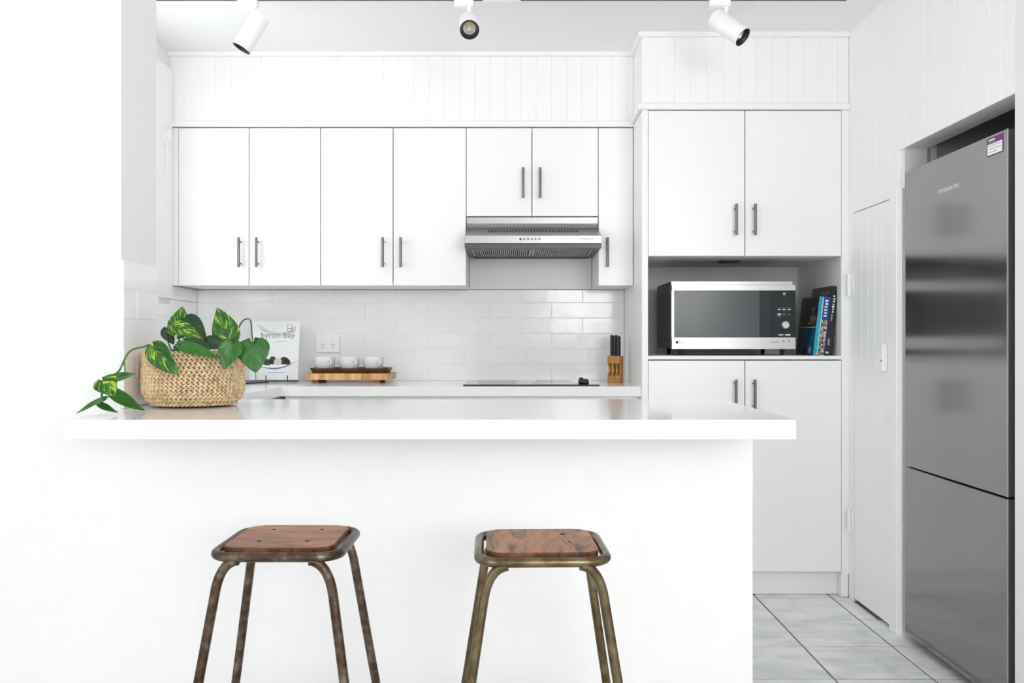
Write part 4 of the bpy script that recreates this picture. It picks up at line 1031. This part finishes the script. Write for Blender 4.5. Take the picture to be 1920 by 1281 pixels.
def leaf(base, tip, normal, width, m, droop=0.0, fold=0.25, lobe=0.16, curl=0.0, twist=0.0, tipx=0.0):
    base, tip = Vector(base), Vector(tip); a = tip-base; L = a.length; a.normalize()
    n = Vector(normal); n = (n - a*n.dot(a)).normalized(); s = a.cross(n).normalized()
    NU, NV = 18, 10
    bm = bmesh.new(); uvl = bm.loops.layers.uv.new('UVMap'); G = []; UV = {}
    for i in range(NU+1):
        t = i/NU
        w = width/2 * (math.sin(PI*min(1.0, t**0.62))**0.75 if 0 < t < 1 else 0) * (1-0.30*t)
        w = max(w, 0.0004)*1.12
        row = []
        tw = twist*t
        sn = s*math.cos(tw)+n*math.sin(tw); nn = n*math.cos(tw)-s*math.sin(tw)
        for j in range(NV+1):
            v = -1+2*j/NV
            back = -lobe*L*(1-t)**2.2*abs(v)**1.3*(1.0 if t > 0 else 1.0)
            wv = w*v
            if t < 0.12: wv = (width/2*1.0)*v*(0.25+0.75*(t/0.12))*0.62 if t < 0.05 else wv
            p = base + a*(L*t+back) + sn*(wv + tipx*L*t*t) + nn*(fold*abs(wv) - droop*L*(t-0.0)**2 + curl*L*math.sin(PI*t) + 0.012*L*math.sin(9*t+3*v))
            vv = bm.verts.new(p); row.append(vv); UV[vv] = (v, t)
        G.append(row)
    for i in range(NU):
        for j in range(NV):
            f = bm.faces.new((G[i][j], G[i][j+1], G[i+1][j+1], G[i+1][j]))
            for l in f.loops: l[uvl].uv = UV[l.vert]
    o = obj('leaf', bm, m, pl, smooth='full')
    md = o.modifiers.new('thickness', 'SOLIDIFY'); md.thickness = 0.0007; md.offset = 0
    return o
def stem(pts, r=0.0024, m=None, sub=6):
    return obj('stem', tube(smooth_path(pts, sub), r, 8), m or M_STEM, pl, smooth='full')
CAMN = Vector((0, -1, 0))
soil = lambda dx, dy: (pc.x+dx, pc.y+dy, CT+0.118)
# upper left group
leaf(P(331, 626, 2.66), P(349, 571, 2.70), (0.35, -1, 0.25), 0.064, M_LEAF, droop=0.25, fold=0.15, tipx=-0.10)
leaf(P(328, 612, 2.63), P(381, 634, 2.61), (0.1, -1, 0.75), 0.050, M_LEAF, droop=0.15, fold=0.3)
leaf(P(352, 598, 2.68), P(387, 634, 2.66), (0.3, -1, 0.6), 0.052, M_LEAFD, droop=0.2)
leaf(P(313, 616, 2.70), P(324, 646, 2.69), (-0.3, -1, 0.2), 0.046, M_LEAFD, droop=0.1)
stem([soil(-0.02, -0.02), P(318, 650, 2.69), P(313, 616, 2.70)], 0.0022, M_STEMD)
stem([soil(-0.01, 0.0), P(336, 650, 2.68), P(338, 626, 2.68), P(331, 622, 2.66)], 0.0022, M_STEMD)
stem([soil(0.0, 0.0), P(350, 645, 2.70), P(352, 600, 2.69)], 0.0022, M_STEMD)
# front left leaf hanging over the rim
leaf(P(289, 652, 2.56), P(328, 707, 2.545), (-0.25, -1, 0.3), 0.068, M_LEAF, droop=0.05, fold=0.22, tipx=-0.10)
stem([soil(-0.06, -0.03), P(300, 648, 2.60), P(287, 652, 2.565)], 0.0026)
# low middle leaves
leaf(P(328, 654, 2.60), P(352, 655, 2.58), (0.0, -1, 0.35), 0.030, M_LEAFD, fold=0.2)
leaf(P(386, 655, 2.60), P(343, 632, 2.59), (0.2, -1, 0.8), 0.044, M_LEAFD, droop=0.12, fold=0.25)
leaf(P(340, 648, 2.565), P(412, 670, 2.55), (0.05, -1, 0.7), 0.040, M_LEAFG, droop=0.06, fold=0.2)
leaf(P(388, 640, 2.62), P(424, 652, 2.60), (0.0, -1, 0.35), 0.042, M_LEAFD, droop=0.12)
stem([soil(0.0, -0.03), P(372, 646, 2.62), P(388, 640, 2.62)], 0.0024, M_STEMD)
stem([soil(-0.03, -0.06), P(352, 652, 2.60), P(341, 648, 2.57)], 0.0022, M_STEM)
# right upright and right hanging leaves
leaf(P(430, 640, 2.62), P(413, 574, 2.64), (-0.15, -1, 0.1), 0.084, M_LEAF, droop=0.06, fold=0.15, tipx=-0.12)
stem([soil(0.04, 0.0), P(425, 655, 2.63), P(430, 640, 2.62)], 0.0026, M_STEM)
leaf(P(437, 643, 2.585), P(419, 692, 2.56), (0.1, -1, 0.15), 0.068, M_LEAFG, droop=0.05, fold=0.22)
stem([soil(0.05, -0.02), P(430, 648, 2.60), P(437, 643, 2.587)], 0.0026, M_STEM)
# far right heart leaf on an arching stem
leaf(P(474, 645, 2.60), P(479.5, 699, 2.585), (0.05, -1, 0.1), 0.096, M_LEAFG, droop=0.03, fold=0.12, lobe=0.22)
stem([soil(0.05, 0.03), P(436, 640, 2.70), P(452, 606, 2.68), P(463, 598, 2.65), P(470, 602, 2.62), P(472, 622, 2.605), P(474, 646, 2.60)], 0.0022, M_STEMD)
stem([P(479.5, 698, 2.585), P(480, 713, 2.586)], 0.0012, M_STEM, 3)
# trailing vine to the left
stem([soil(-0.08, -0.04), P(285, 650, 2.585), P(268, 651, 2.55), P(250, 655, 2.50), P(239, 664, 2.46), P(231, 680, 2.43), P(222, 697, 2.40), P(206, 706, 2.375), P(194, 714, 2.355), P(191, 730, 2.345), P(191, 748, 2.34)], 0.0029, M_STEM)
stem([P(233, 677, 2.435), P(234, 690, 2.43), P(235, 699, 2.425)], 0.0019, M_STEM, 4)
leaf(P(217, 712, 2.39), P(254, 699, 2.42), (0.1, -0.35, 1), 0.050, M_LEAFG, droop=0.05, fold=0.2)
leaf(P(192, 714, 2.35), P(218, 739, 2.335), (0.45, -1, 0.55), 0.062, M_LEAF, droop=0.1, fold=0.2, tipx=0.10)
leaf(P(208, 738, 2.36), P(265, 770.5, 2.47), (0.55, -0.8, 0.45), 0.040, M_LEAFG, droop=-0.08, fold=0.35)
leaf(P(198, 749, 2.335), P(144, 777.5, 2.30), (-0.4, -0.55, 0.8), 0.036, M_LEAFG, droop=-0.05, fold=0.3)
leaf(P(185, 761, 2.335), P(219, 774.5, 2.375), (0.1, -0.7, 0.8), 0.030, M_LEAFG, droop=-0.06, fold=0.3)
stem([P(192, 745, 2.34), P(188, 755, 2.338), P(185, 762, 2.335)], 0.0017, M_STEM, 4)
stem([P(206, 706, 2.375), P(209, 722, 2.37), P(208, 739, 2.36)], 0.0017, M_STEM, 4)
